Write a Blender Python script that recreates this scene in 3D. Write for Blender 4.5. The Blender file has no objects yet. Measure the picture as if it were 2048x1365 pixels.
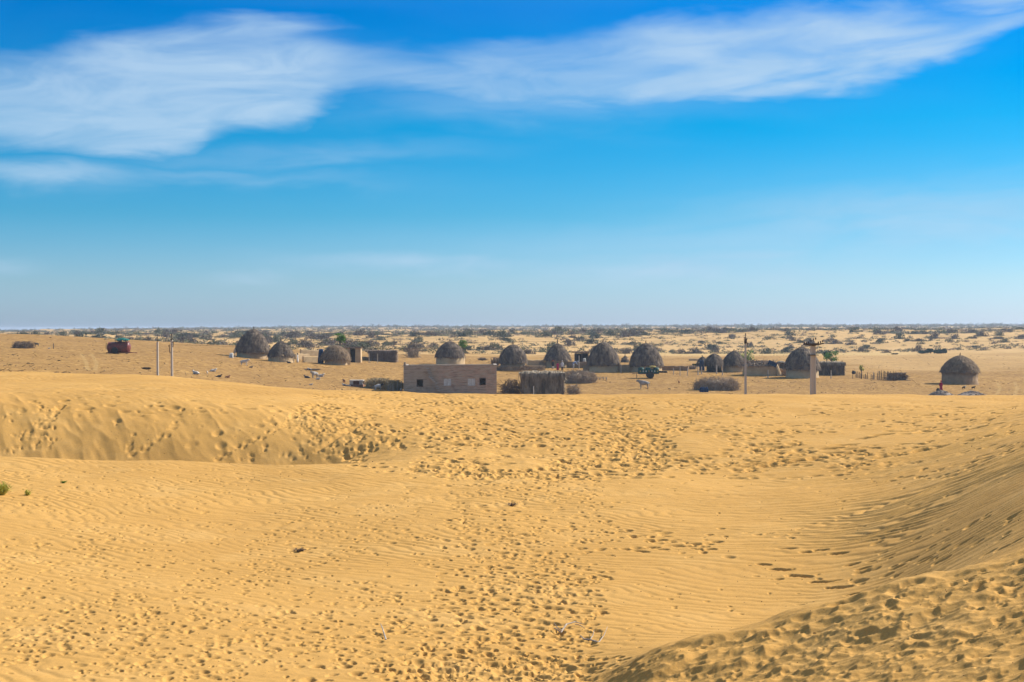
import bpy, math, random
import numpy as np
from mathutils import Vector, Matrix
R = math.radians
SC = bpy.context.scene
COL = SC.collection

# ------------------------------------------------------------------ camera, sky, sun, exposure
F = 2813.0            # focal length in pixels of a 2048 px wide picture
HZ = 653.5            # horizon row
ROLL = R(0.2)
PITCH = math.atan((682.5 - HZ) / F)
cam_d = bpy.data.cameras.new('camera'); cam = bpy.data.objects.new('camera', cam_d); COL.objects.link(cam)
cam_d.sensor_width = 36; cam_d.lens = 36 * F / 2048; cam_d.clip_end = 30000; cam_d.clip_start = 0.3
CM = Matrix.Rotation(R(90) - PITCH, 4, 'X') @ Matrix.Rotation(-ROLL, 4, 'Z')
cam.matrix_world = CM
SC.camera = cam
SUN_AZ, SUN_EL = R(61), R(35)      # clockwise from the viewing direction (+Y), above the horizon
SUN_STRENGTH, SKY_STRENGTH = 5.0, 0.085

world = bpy.data.worlds.new('World'); SC.world = world; world.use_nodes = True
SC.view_settings.view_transform = 'Standard'; SC.view_settings.look = 'None'
SC.view_settings.exposure = 0.52; SC.view_settings.gamma = 1.0


class G:
    """little helper for node graphs"""
    def __init__(s, nt): s.nt = nt
    def n(s, t, **k):
        nd = s.nt.nodes.new(t)
        for a, b in k.items(): setattr(nd, a, b)
        return nd
    def put(s, sock, v):
        if isinstance(v, bpy.types.NodeSocket): s.nt.links.new(v, sock)
        elif v is not None:
            if isinstance(v, (tuple, list)) and len(v) == 3 and sock.type == 'RGBA': v = (*v, 1)
            sock.default_value = v
    def m(s, op, a, b=None, c=None, clamp=False):
        nd = s.n('ShaderNodeMath', operation=op, use_clamp=clamp)
        s.put(nd.inputs[0], a); s.put(nd.inputs[1], b); s.put(nd.inputs[2], c)
        return nd.outputs[0]
    def mix(s, f, a, b, mode='MIX'):
        nd = s.n('ShaderNodeMix', data_type='RGBA', blend_type=mode)
        s.put(nd.inputs['Factor'], f)
        s.put(nd.inputs[6], a); s.put(nd.inputs[7], b)
        return nd.outputs[2]
    def ramp(s, f, pts, interp='LINEAR'):
        nd = s.n('ShaderNodeValToRGB'); cr = nd.color_ramp; cr.interpolation = interp
        while len(cr.elements) < len(pts): cr.elements.new(0.5)
        for e, (p, c) in zip(cr.elements, pts):
            e.position = p; e.color = (*c, 1) if isinstance(c, (tuple, list)) else (c, c, c, 1)
        s.put(nd.inputs[0], f); return nd.outputs[0]
    def curve(s, f, pts):
        nd = s.n('ShaderNodeFloatCurve'); c = nd.mapping.curves[0]
        while len(c.points) < len(pts): c.points.new(0.5, 0.5)
        for p, (a, b) in zip(c.points, pts): p.location = (a, b); p.handle_type = 'AUTO'
        nd.mapping.update(); s.put(nd.inputs['Value'], f); return nd.outputs[0]
    def noise(s, vec, scale, detail=4, rough=0.5, dist=0.0, out=0):
        nd = s.n('ShaderNodeTexNoise'); s.put(nd.inputs['Vector'], vec)
        nd.inputs['Scale'].default_value = scale; nd.inputs['Detail'].default_value = detail
        nd.inputs['Roughness'].default_value = rough; nd.inputs['Distortion'].default_value = dist
        return nd.outputs[out]
    def vec(s, x, y, z):
        nd = s.n('ShaderNodeCombineXYZ'); s.put(nd.inputs[0], x); s.put(nd.inputs[1], y); s.put(nd.inputs[2], z)
        return nd.outputs[0]
    def sep(s, v):
        nd = s.n('ShaderNodeSeparateXYZ'); s.put(nd.inputs[0], v); return nd.outputs
    def vmul(s, v, t):
        nd = s.n('ShaderNodeVectorMath', operation='MULTIPLY'); s.put(nd.inputs[0], v); nd.inputs[1].default_value = t
        return nd.outputs[0]


def build_sky():
    nt = world.node_tree; nt.nodes.clear(); g = G(nt)
    sky = g.n('ShaderNodeTexSky', sky_type='NISHITA', sun_disc=False)
    sky.sun_elevation = SUN_EL; sky.sun_rotation = SUN_AZ; sky.altitude = 200
    sky.air_density = 1.0; sky.dust_density = 0.6; sky.ozone_density = 2.5
    d = g.n('ShaderNodeTexCoord').outputs['Generated']
    x, y, z = g.sep(d)
    g.put(sky.inputs['Vector'], g.vec(x, y, g.m('MAXIMUM', z, 0.0015)))
    el = g.m('ARCSINE', z); az = g.m('ARCTAN2', x, y)
    deg = lambda v: g.m('MULTIPLY', v, 57.29578)
    A, E = deg(az), deg(el)
    # pale horizon, deep blue above; unseen upper sky brightened and warmed as added fill
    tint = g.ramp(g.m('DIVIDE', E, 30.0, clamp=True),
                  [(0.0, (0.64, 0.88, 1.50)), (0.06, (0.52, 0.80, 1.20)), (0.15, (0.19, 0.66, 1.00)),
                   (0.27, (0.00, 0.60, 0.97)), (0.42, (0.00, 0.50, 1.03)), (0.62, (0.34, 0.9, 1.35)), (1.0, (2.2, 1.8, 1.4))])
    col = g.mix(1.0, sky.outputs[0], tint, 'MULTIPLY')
    # high thin cloud: edges as curves of azimuth, torn by noise
    p = g.vec(g.m('MULTIPLY', A, 0.055), g.m('MULTIPLY', E, 0.22), 0.0)
    n1 = g.noise(p, 1.7, 5, 0.5, 0.5); n2 = g.noise(p, 6.0, 6, 0.55, 0.6)
    pr = g.vec(g.m('ADD', g.m('MULTIPLY', A, 0.085), g.m('MULTIPLY', E, 0.05)), g.m('ADD', g.m('MULTIPLY', E, 0.42), g.m('MULTIPLY', A, -0.04)), 2.0)
    n3 = g.noise(pr, 2.2, 8, 0.56, 0.7)
    Ew = g.m('ADD', g.m('ADD', E, 0.22), g.m('ADD', g.m('MULTIPLY', g.m('SUBTRACT', n1, 0.5), 2.6), g.m('MULTIPLY', g.m('SUBTRACT', n2, 0.5), .8)))
    a01 = g.m('DIVIDE', g.m('ADD', A, 22.0), 44.0)
    cx = lambda px: (math.degrees(math.atan((px - 1024) / F)) + 22) / 44
    cy = lambda py: math.degrees(math.atan((HZ - py) / F)) / 16
    top = g.curve(a01, [(0, cy(150)), (cx(0), cy(120)), (cx(220), cy(85)), (cx(400), cy(52)), (cx(560), cy(40)), (cx(700), cy(62)), (cx(850), cy(85)),
                        (cx(1000), cy(72)), (cx(1200), cy(48)), (cx(1500), cy(28)), (cx(1750), cy(28)), (cx(1900), cy(48)), (cx(2048), cy(30)), (1, cy(10))])
    bot = g.curve(a01, [(0, cy(330)), (cx(0), cy(312)), (cx(210), cy(318)), (cx(390), cy(292)), (cx(440), cy(262)), (cx(600), cy(238)), (cx(680), cy(196)), (cx(800), cy(180)),
                        (cx(1000), cy(205)), (cx(1250), cy(215)), (cx(1450), cy(205)), (cx(1650), cy(183)), (cx(1850), cy(148)), (cx(2048), cy(88)), (1, cy(60))])
    topE = g.m('MULTIPLY', top, 16.0); botE = g.m('MULTIPLY', bot, 16.0)
    def ss(v, lo, hi):
        nd = g.n('ShaderNodeMapRange', interpolation_type='SMOOTHSTEP'); g.put(nd.inputs[0], v)
        nd.inputs[1].default_value = lo; nd.inputs[2].default_value = hi; return nd.outputs[0]
    inside = g.m('MULTIPLY', ss(g.m('SUBTRACT', Ew, botE), -0.25, 0.75), ss(g.m('SUBTRACT', topE, Ew), -0.35, 0.9))
    # density along the band: strong left and right, thinner in the middle
    dens = g.curve(a01, [(0, .8), (cx(0), .80), (cx(300), .92), (cx(560), .95), (cx(760), .60), (cx(950), .62), (cx(1150), .72), (cx(1400), .92), (cx(1700), .95), (cx(2048), .75), (1, .6)])
    streak = ss(n3, 0.22, 0.66)
    band = g.m('MULTIPLY', g.m('MULTIPLY', g.m('MULTIPLY', inside, dens), .88), g.m('ADD', 0.50, g.m('MULTIPLY', streak, 0.50)))
    def blob(px, py, rx, ry, amp, tilt=0.0):
        a0 = math.degrees(math.atan((px - 1024) / F)); e0 = math.degrees(math.atan((HZ - py) / F))
        dx = g.m('SUBTRACT', A, a0)
        dy = g.m('SUBTRACT', g.m('SUBTRACT', Ew, e0), g.m('MULTIPLY', dx, tilt))
        q = g.m('ADD', g.m('POWER', g.m('ABSOLUTE', g.m('DIVIDE', dx, rx / 49.)), 2.0), g.m('POWER', g.m('ABSOLUTE', g.m('DIVIDE', dy, ry / 49.)), 2.0))
        return g.m('MULTIPLY', g.m('POWER', 2.718, g.m('MULTIPLY', q, -1.0)), g.m('MULTIPLY', g.m('ADD', 0.5, g.m('MULTIPLY', streak, .8)), amp * 1.15))
    tot = band
    for b in [(90, 352, 170, 20, .42), (600, 300, 330, 22, .16, .05), (830, 518, 210, 20, 0.486, -.01), (500, 535, 70, 12, .25), (1400, 530, 330, 30, 0.405, .01),
              (1850, 440, 420, 70, 0.37800000000000006, .03), (1600, 480, 600, 40, 0.21600000000000003), (2030, 20, 130, 22, .5, .1), (1080, 200, 330, 40, .22), (430, 350, 300, 18, .16), (0, 515, 60, 12, .2)]:
        tot = g.m('MAXIMUM', tot, blob(*b))
    veil = g.m('MULTIPLY', ss(n1, .35, .75), g.m('MULTIPLY', ss(E, 0.5, 6.0), 0.03))
    tot = g.m('ADD', tot, veil, clamp=True)
    lit = g.mix(n2, (3.5, 5.2, 7.0), (4.7, 6.1, 7.5))
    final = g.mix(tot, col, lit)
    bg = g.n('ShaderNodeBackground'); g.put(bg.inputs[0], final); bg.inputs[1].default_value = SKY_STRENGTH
    out = g.n('ShaderNodeOutputWorld'); nt.links.new(bg.outputs[0], out.inputs[0])


build_sky()
sun_d = bpy.data.lights.new('sun', 'SUN'); sun_d.energy = SUN_STRENGTH; sun_d.angle = R(0.5); sun_d.color = (1.0, 0.93, 0.80)
sun = bpy.data.objects.new('sun', sun_d); COL.objects.link(sun)
SD = Vector((math.sin(SUN_AZ) * math.cos(SUN_EL), math.cos(SUN_AZ) * math.cos(SUN_EL), math.sin(SUN_EL)))
sun.rotation_euler = SD.to_track_quat('Z', 'Y').to_euler()

# ------------------------------------------------------------------ noise in numpy
_rng = np.random.RandomState(7)
_PERM = _rng.permutation(4096).astype(np.int64)
_VAL = _rng.rand(4096)


def vnoise(x, y, seed=0):
    xi = np.floor(x).astype(np.int64); yi = np.floor(y).astype(np.int64)
    fx = x - xi; fy = y - yi
    fx = fx * fx * fx * (fx * (fx * 6 - 15) + 10); fy = fy * fy * fy * (fy * (fy * 6 - 15) + 10)
    def h(a, b): return _VAL[_PERM[(_PERM[(a + seed * 131) & 4095] + b) & 4095]]
    return (h(xi, yi) * (1 - fx) + h(xi + 1, yi) * fx) * (1 - fy) + (h(xi, yi + 1) * (1 - fx) + h(xi + 1, yi + 1) * fx) * fy - 0.5


def fbm(x, y, octs=4, seed=0, gain=0.5):
    s = 0; a = 1.0
    for o in range(octs):
        s = s + a * vnoise(x * 2 ** o + 17.3 * o, y * 2 ** o - 9.1 * o, seed + o); a *= gain
    return s


def sstep(x, a, b):
    t = np.clip((x - a) / (b - a), 0, 1); return t * t * (3 - 2 * t)

# ------------------------------------------------------------------ the lie of the land: heights at (direction, distance)
DD = [0.5, 5, 8, 10, 12, 14, 16, 18, 20, 24, 32, 40, 46, 48.5, 51, 53, 57, 64, 70, 75, 80, 90, 105, 130, 165, 200, 216, 240, 273, 310, 350, 420, 450, 500, 560, 620, 680, 800, 1000, 1500, 2500, 9000]
LAND = {
 -1500: [-1.7,-2.9,-3.6,-3.9,-4.1,-4.25,-4.35,-4.4,-4.4,-4.4,-4.35,-4.1,-3.9,-3.8,-3.7,-3.5,-3.2,-2.7,-2.4,-2.2,-2.0,-2.0,-2.2,-2.4,-2.4,-1.6,-1.2,-.6,.2,.8,.8,-1,-2,-3,-3.4,-3.6,-3.8,-4,-5.2,-6.5,-9.5,-26],
 -300:  [-1.7,-2.9,-3.6,-3.95,-4.2,-4.35,-4.45,-4.5,-4.5,-4.45,-4.3,-4.05,-4.0,-4.5,-4.9,-3.85,-2.95,-2.7,-2.6,-2.4,-2.3,-2.5,-2.8,-3.2,-3.3,-2.7,-2.4,-1.9,-1.2,-.55,-.7,-2.4,-3,-3.6,-3.8,-3.8,-3.9,-4,-4.6,-6,-9,-25],
 0:     [-1.7,-2.9,-3.6,-3.95,-4.2,-4.4,-4.52,-4.58,-4.6,-4.58,-4.45,-4.22,-4.14,-4.9,-5.2,-4.2,-3.0,-2.74,-2.72,-2.6,-2.5,-2.75,-3.2,-3.95,-4.1,-3.75,-3.55,-3.1,-2.1,-1.2,-1.3,-3.0,-3.4,-3.7,-3.9,-3.9,-4,-4,-4.4,-5.6,-8.3,-23],
 300:   [-1.7,-2.9,-3.6,-3.95,-4.2,-4.4,-4.52,-4.6,-4.62,-4.64,-4.62,-4.42,-4.33,-5.1,-5.35,-4.3,-3.05,-2.78,-2.73,-2.70,-2.72,-3.3,-4.3,-5.3,-5.6,-5.1,-4.8,-4.2,-3.55,-3.15,-3.3,-4.2,-4.3,-4.2,-4.1,-4.0,-4,-4,-3.9,-4.6,-6.2,-15],
 600:   [-1.7,-2.9,-3.6,-3.95,-4.2,-4.4,-4.52,-4.6,-4.65,-4.7,-4.72,-4.58,-4.48,-5.1,-5.35,-4.4,-3.45,-3.2,-3.18,-3.22,-3.25,-4.0,-5.4,-7.4,-8.2,-8.0,-7.5,-6.8,-6.0,-5.8,-5.6,-5.6,-5.5,-5.2,-4.9,-4.6,-4.4,-4.1,-3.6,-3.7,-4,-7],
 760:   [-1.7,-2.9,-3.6,-3.95,-4.2,-4.4,-4.52,-4.6,-4.65,-4.7,-4.7,-4.58,-4.40,-4.5,-4.48,-4.1,-3.78,-3.62,-3.48,-3.38,-3.4,-4.3,-5.9,-8.3,-9.1,-8.9,-8.5,-7.9,-7.0,-6.6,-6.4,-6.0,-5.9,-5.5,-5.0,-4.5,-4.2,-4.0,-3.6,-3.5,-3.2,-3],
 900:   [-1.7,-2.9,-3.6,-3.95,-4.2,-4.4,-4.52,-4.6,-4.65,-4.7,-4.7,-4.54,-4.34,-4.28,-4.2,-4.08,-3.9,-3.72,-3.58,-3.5,-3.55,-4.4,-6.2,-8.7,-9.7,-9.7,-9.4,-8.7,-7.8,-7.4,-7.0,-6.6,-6.4,-5.7,-5.0,-4.3,-4.0,-4.0,-3.6,-3.5,-3.2,-3],
 1150:  [-1.7,-2.9,-3.6,-3.9,-4.1,-4.2,-4.35,-4.56,-4.65,-4.7,-4.7,-4.52,-4.36,-4.3,-4.22,-4.17,-4.08,-3.88,-3.7,-3.6,-3.66,-4.5,-6.3,-9.0,-10.0,-10.0,-9.9,-9.3,-8.35,-7.9,-7.6,-7.3,-7.0,-6.0,-4.9,-3.9,-3.6,-3.9,-3.6,-3.5,-3.2,-3],
 1300:  [-1.7,-2.8,-3.4,-3.6,-3.75,-3.8,-3.72,-4.2,-4.5,-4.7,-4.68,-4.5,-4.36,-4.3,-4.22,-4.17,-4.08,-3.88,-3.7,-3.6,-3.66,-4.5,-6.3,-9.0,-10.0,-10.0,-9.9,-9.3,-8.35,-7.95,-7.7,-8.1,-8.0,-7.0,-5.4,-3.6,-3.5,-3.9,-3.6,-3.5,-3.2,-3],
 1500:  [-1.7,-2.5,-3.0,-3.2,-3.32,-3.4,-3.47,-4.0,-4.45,-4.68,-4.62,-4.45,-4.3,-4.25,-4.2,-4.12,-4.0,-3.85,-3.7,-3.6,-3.66,-4.5,-6.3,-9.0,-10.0,-10.1,-10.0,-9.4,-8.5,-8.0,-7.8,-8.6,-8.9,-7.8,-5.7,-3.3,-3.4,-3.9,-3.6,-3.5,-3.2,-3],
 1700:  [-1.7,-2.3,-2.65,-2.82,-2.93,-3.02,-3.12,-3.75,-4.2,-4.5,-4.4,-4.25,-4.12,-4.08,-4.05,-4.0,-3.95,-3.82,-3.72,-3.64,-3.7,-4.5,-6.3,-9.0,-10.0,-10.1,-10.0,-9.6,-8.9,-8.3,-8.0,-8.5,-8.8,-7.6,-5.6,-3.2,-3.4,-3.9,-3.6,-3.5,-3.2,-3],
 1900:  [-1.7,-2.1,-2.4,-2.55,-2.65,-2.73,-2.82,-3.3,-3.55,-3.7,-3.62,-3.68,-3.72,-3.74,-3.76,-3.78,-3.78,-3.76,-3.74,-3.68,-3.75,-4.5,-6.3,-9.0,-10.0,-10.2,-10.1,-9.8,-9.3,-8.6,-8.1,-8.1,-8.1,-6.9,-5.2,-3.2,-3.4,-3.9,-3.6,-3.5,-3.2,-3],
 2060:  [-1.7,-2.0,-2.25,-2.38,-2.48,-2.55,-2.6,-2.85,-2.9,-2.85,-2.82,-3.0,-3.15,-3.18,-3.24,-3.3,-3.4,-3.58,-3.68,-3.72,-3.8,-4.5,-6.3,-9.0,-10.0,-10.2,-10.1,-9.8,-9.3,-8.6,-8.0,-7.8,-7.6,-6.5,-4.9,-3.2,-3.4,-3.9,-3.6,-3.5,-3.2,-3],
 2300:  [-1.7,-1.8,-1.95,-2.05,-2.1,-2.12,-2.1,-2.15,-2.15,-2.05,-2.0,-2.2,-2.4,-2.45,-2.3,-2.4,-2.7,-3.1,-3.4,-3.6,-3.8,-4.5,-6.3,-9.0,-10.0,-10.2,-10.1,-9.8,-9.3,-8.6,-8.0,-7.6,-7.4,-6.4,-4.9,-3.2,-3.4,-3.9,-3.6,-3.5,-3.2,-3],
 3400:  [-1.7,-1.5,-1.4,-1.3,-1.2,-1.2,-1.1,-1.0,-.9,-.7,-.6,-.8,-1.2,-1.4,-1.5,-1.6,-2.0,-2.7,-3.1,-3.4,-3.8,-4.6,-6.3,-9.0,-10.0,-10.2,-10.1,-9.8,-9.3,-8.6,-8.0,-7.6,-7.4,-6.4,-4.9,-3.2,-3.4,-3.9,-3.6,-3.5,-3.2,-3],
}


def pchip(x, y, xq):
    x = np.asarray(x, float); y = np.asarray(y, float); h = np.diff(x)
    dl = np.diff(y, axis=0) / h[:, None]
    m = np.zeros_like(y); m[0] = dl[0]; m[-1] = dl[-1]
    w1 = (2 * h[1:] + h[:-1])[:, None]; w2 = (h[1:] + 2 * h[:-1])[:, None]
    a, b = dl[:-1], dl[1:]
    with np.errstate(divide='ignore', invalid='ignore'):
        mm = (w1 + w2) / (w1 / a + w2 / b)
    m[1:-1] = np.where(a * b > 0, mm, 0)
    i = np.clip(np.searchsorted(x, xq) - 1, 0, len(x) - 2)
    t = np.clip((xq - x[i]) / h[i], 0, 1)[:, None]; hh = h[i][:, None]
    return ((2 * t**3 - 3 * t**2 + 1) * y[i] + (t**3 - 2 * t**2 + t) * hh * m[i] + (-2 * t**3 + 3 * t**2) * y[i + 1] + (t**3 - t**2) * hh * m[i + 1])


for _k in LAND:
    if _k >= 600:
        for _d, _v in ((70, .05), (75, .14), (80, .26), (90, .22)): LAND[_k][DD.index(_d)] -= _v
for _k, _v in {1300: (-3.95, -3.93, -3.85, -3.72), 1500: (-3.65, -3.62, -3.56, -3.47), 1700: (-3.34, -3.30, -3.22, -3.12), 1900: (-3.02, -2.98, -2.91, -2.82), 2060: (-2.80, -2.76, -2.68, -2.6), 2300: (-2.3, -2.26, -2.18, -2.1)}.items():
    for _d, _z in zip((10, 12, 14, 16), _v): LAND[_k][DD.index(_d)] = _z
_us = np.array([(k - 1024) / F for k in sorted(LAND)]); _T = np.array([LAND[k] for k in sorted(LAND)])
NU, NL = 500, 4000
_ug = np.linspace(_us[0], _us[-1], NU); _lg = np.linspace(math.log(0.5), math.log(9000), NL)
_T2 = pchip(np.log(DD), _T.T, _lg)          # NL x cols
_T3 = pchip(_us, _T2.T, _ug)                # NU x NL
_k = np.exp(-0.5 * (np.arange(-16, 17) / 5.5) ** 2); _k /= _k.sum()
_T3 = np.apply_along_axis(lambda c: np.convolve(np.pad(c, 16, 'edge'), _k, 'valid'), 0, _T3)
_k2 = np.exp(-0.5 * (np.arange(-20, 21) / 5.0) ** 2); _k2 /= _k2.sum()
_T3 = np.apply_along_axis(lambda c: np.convolve(np.pad(c, 20, 'edge'), _k2, 'valid'), 1, _T3)
UMAX = 0.6


def H(x, y):
    """height of the ground (without ripples and footprints)"""
    x = np.asarray(x, float); y = np.asarray(y, float)
    r = np.hypot(x, y); az = np.arctan2(x, y)
    azc = np.clip(az, -math.atan(UMAX * .87), math.atan(UMAX)); u = np.tan(azc); D = np.clip(r * np.cos(azc), 0.5, 8999)
    fu = np.clip((u - _ug[0]) / (_ug[1] - _ug[0]), 0, NU - 1.001); fl = np.clip((np.log(D) - _lg[0]) / (_lg[1] - _lg[0]), 0, NL - 1.001)
    i = fu.astype(int); j = fl.astype(int); a = fu - i; b = fl - j
    z = (_T3[i, j] * (1 - a) + _T3[i + 1, j] * a) * (1 - b) + (_T3[i, j + 1] * (1 - a) + _T3[i + 1, j + 1] * a) * b
    z = z + 0.16 * fbm(x / 9, y / 9, 3, 3) * sstep(D, 8, 20) * (1 - sstep(D, 60, 72) * (1 - sstep(D, 84, 110)))
    z = z + 0.25 * fbm(x / 17, y / 17, 2, 11) * sstep(D, 110, 180)
    z = z + 2.2 * fbm(x / 60, y / 42, 4, 5) * sstep(D, 380, 560)
    z = z + 0.9 * fbm(x / 14, y / 11, 3, 8) * sstep(D, 420, 560) * (1 - sstep(D, 1500, 2500))
    z = z + 4.0 * fbm(x / 420, y / 260, 3, 21) * sstep(D, 750, 1400)
    return z


def Hs(x, y): return float(H(np.array([x]), np.array([y]))[0])


CR = CM.to_3x3()


def ray(px, py):
    d = CR @ Vector(((px - 1024) / F, (682.5 - py) / F, -1.0)); return d / d.y


_DM = np.exp(np.linspace(math.log(9), math.log(1200), 5000))


def gp(px, py, dmin=100.0):
    """point of the ground seen at this spot of the photograph, no nearer than dmin"""
    d = ray(px, py); D = _DM[_DM >= dmin]
    hit = np.nonzero(D * d.z <= H(D * d.x, D))[0]
    q = D[hit[0]] if len(hit) else 900.0
    return Vector((q * d.x, q, Hs(q * d.x, q)))


def gd(px, D, py=700):
    d = ray(px, py); return Vector((D * d.x, D, Hs(D * d.x, D)))

# ------------------------------------------------------------------ materials
MATS = {}


def mat(name, c1, c2=None, scale=6.0, stretch=(1, 1, 1), rough=0.95, bump=0.0, detail=5, lo=.35, hi=.65, metal=0.0, bscale=None):
    if name in MATS: return MATS[name]
    m = bpy.data.materials.new(name); m.use_nodes = True; nt = m.node_tree; g = G(nt)
    b = nt.nodes['Principled BSDF']; b.inputs['Roughness'].default_value = rough; b.inputs['Metallic'].default_value = metal
    b.inputs['Specular IOR Level'].default_value = 0.2
    tc = g.n('ShaderNodeTexCoord').outputs['Object']; v = g.vmul(tc, stretch)
    f = g.noise(v, scale, detail, .6)
    c2 = c2 or tuple(q * .7 for q in c1)
    nd = g.n('ShaderNodeMapRange'); g.put(nd.inputs[0], f); nd.inputs[1].default_value = lo; nd.inputs[2].default_value = hi
    g.put(b.inputs['Base Color'], g.mix(nd.outputs[0], c1, c2))
    if bump:
        bn = g.n('ShaderNodeBump'); bn.inputs['Strength'].default_value = 1.0; bn.inputs['Distance'].default_value = bump
        g.put(bn.inputs['Height'], g.noise(v, bscale or scale * 2, 5, .65)); g.put(b.inputs['Normal'], bn.outputs[0])
    MATS[name] = m; return m


def sand_material():
    m = bpy.data.materials.new('sand'); m.use_nodes = True; nt = m.node_tree; g = G(nt)
    b = nt.nodes['Principled BSDF']; b.inputs['Roughness'].default_value = 1.0; b.inputs['Specular IOR Level'].default_value = 0.05
    at = g.n('ShaderNodeAttribute', attribute_name='zone').outputs['Color']
    zr, zg, zb = g.sep(at)
    P = g.n('ShaderNodeTexCoord').outputs['Object']
    big = g.noise(P, 0.12, 4, .5); mid = g.noise(P, 1.3, 5, .6); fine = g.noise(P, 14, 6, .7)
    dune = g.mix(g.ramp(big, [(.35, 0.), (.65, 1.)]), (0.592, 0.338, 0.100), (0.530, 0.296, 0.084))
    dune = g.mix(g.ramp(fine, [(.36, .30), (.60, 0.)]), dune, (0.36, 0.20, 0.06))
    dune = g.mix(g.ramp(g.noise(P, 45, 3, .8), [(.40, .35), (.55, 0.)]), dune, (0.36, 0.21, 0.08))
    dune = g.mix(g.ramp(g.noise(P, .45, 5, .65), [(.50, 0.), (.70, .35)]), dune, (0.64, 0.40, 0.15))
    # dark crumbs and droppings scattered in the sand
    vo = g.n('ShaderNodeTexVoronoi'); vo.inputs['Scale'].default_value = 2.6; g.put(vo.inputs['Vector'], P)
    spk = g.m('MULTIPLY', g.m('LESS_THAN', vo.outputs['Distance'], 0.052), g.m('GREATER_THAN', g.sep(vo.outputs['Color'])[0], 0.45))
    dune = g.mix(g.m('MULTIPLY', spk, 0.75), dune, (0.05, 0.035, 0.02))
    # trodden ground round the village: browner, speckled with dung and straw
    vn = g.noise(P, 0.55, 7, .72); vm = g.noise(P, 0.09, 4, .55)
    vil = g.mix(g.ramp(g.noise(P, 1.1, 6, .8), [(.46, .0), (.54, 1.)]), (0.26, 0.14, 0.045), (0.46, 0.275, 0.095))
    vil = g.mix(g.ramp(vn, [(.36, .5), (.54, 0.)]), vil, (0.22, 0.125, 0.045))
    vil = g.mix(g.ramp(vm, [(.42, .0), (.65, .5)]), vil, (0.26, 0.15, 0.056))
    far = g.mix(g.ramp(g.noise(P, 0.05, 6, .6), [(.38, 0.), (.6, 1.)]), (0.50, 0.32, 0.135), (0.58, 0.375, 0.165))
    far = g.mix(g.ramp(g.noise(P, 0.30, 6, .7), [(.50, 0.), (.68, .55)]), far, (0.30, 0.20, 0.095))
    c = g.mix(zr, dune, vil); c = g.mix(zg, c, far); c = g.mix(zb, c, (0.52, 0.36, 0.15))
    g.put(b.inputs['Base Color'], c)
    bn = g.n('ShaderNodeBump'); bn.inputs['Strength'].default_value = 1.0; bn.inputs['Distance'].default_value = 0.05
    hgt = g.m('ADD', g.m('MULTIPLY', mid, g.m('ADD', 0.35, g.m('MULTIPLY', zr, 4.0))), g.m('MULTIPLY', fine, g.m('ADD', .16, g.m('MULTIPLY', zr, .7))))
    g.put(bn.inputs['Height'], hgt); g.put(b.inputs['Normal'], bn.outputs[0])
    return m

# ------------------------------------------------------------------ the ground, one sheet
NEAR0, NEAR1, NROW = 8.5, 90.0, 1350
FINE, NCOL = R(22.5), 1350


def foreground_hit(px, py):
    """vectorised: distance at which the photograph's rays first meet the foreground"""
    px = np.asarray(px, float); py = np.asarray(py, float)
    M = np.array(CR); d = np.stack([(px - 1024) / F, (682.5 - py) / F, -np.ones_like(px)], 0)
    w = M @ d; w = w / w[1]
    D = np.exp(np.linspace(math.log(9), math.log(89), 420)); out = np.full(px.shape, np.nan)
    for k in range(0, len(px), 2000):
        sl = slice(k, k + 2000)
        X = w[0, sl][:, None] * D; Z = w[2, sl][:, None] * D
        hit = Z <= H(X, np.broadcast_to(D, X.shape)); any_ = hit.any(1); q = D[hit.argmax(1)]
        out[sl] = np.where(any_, q, np.nan)
    return w[0] * out, out


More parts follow.
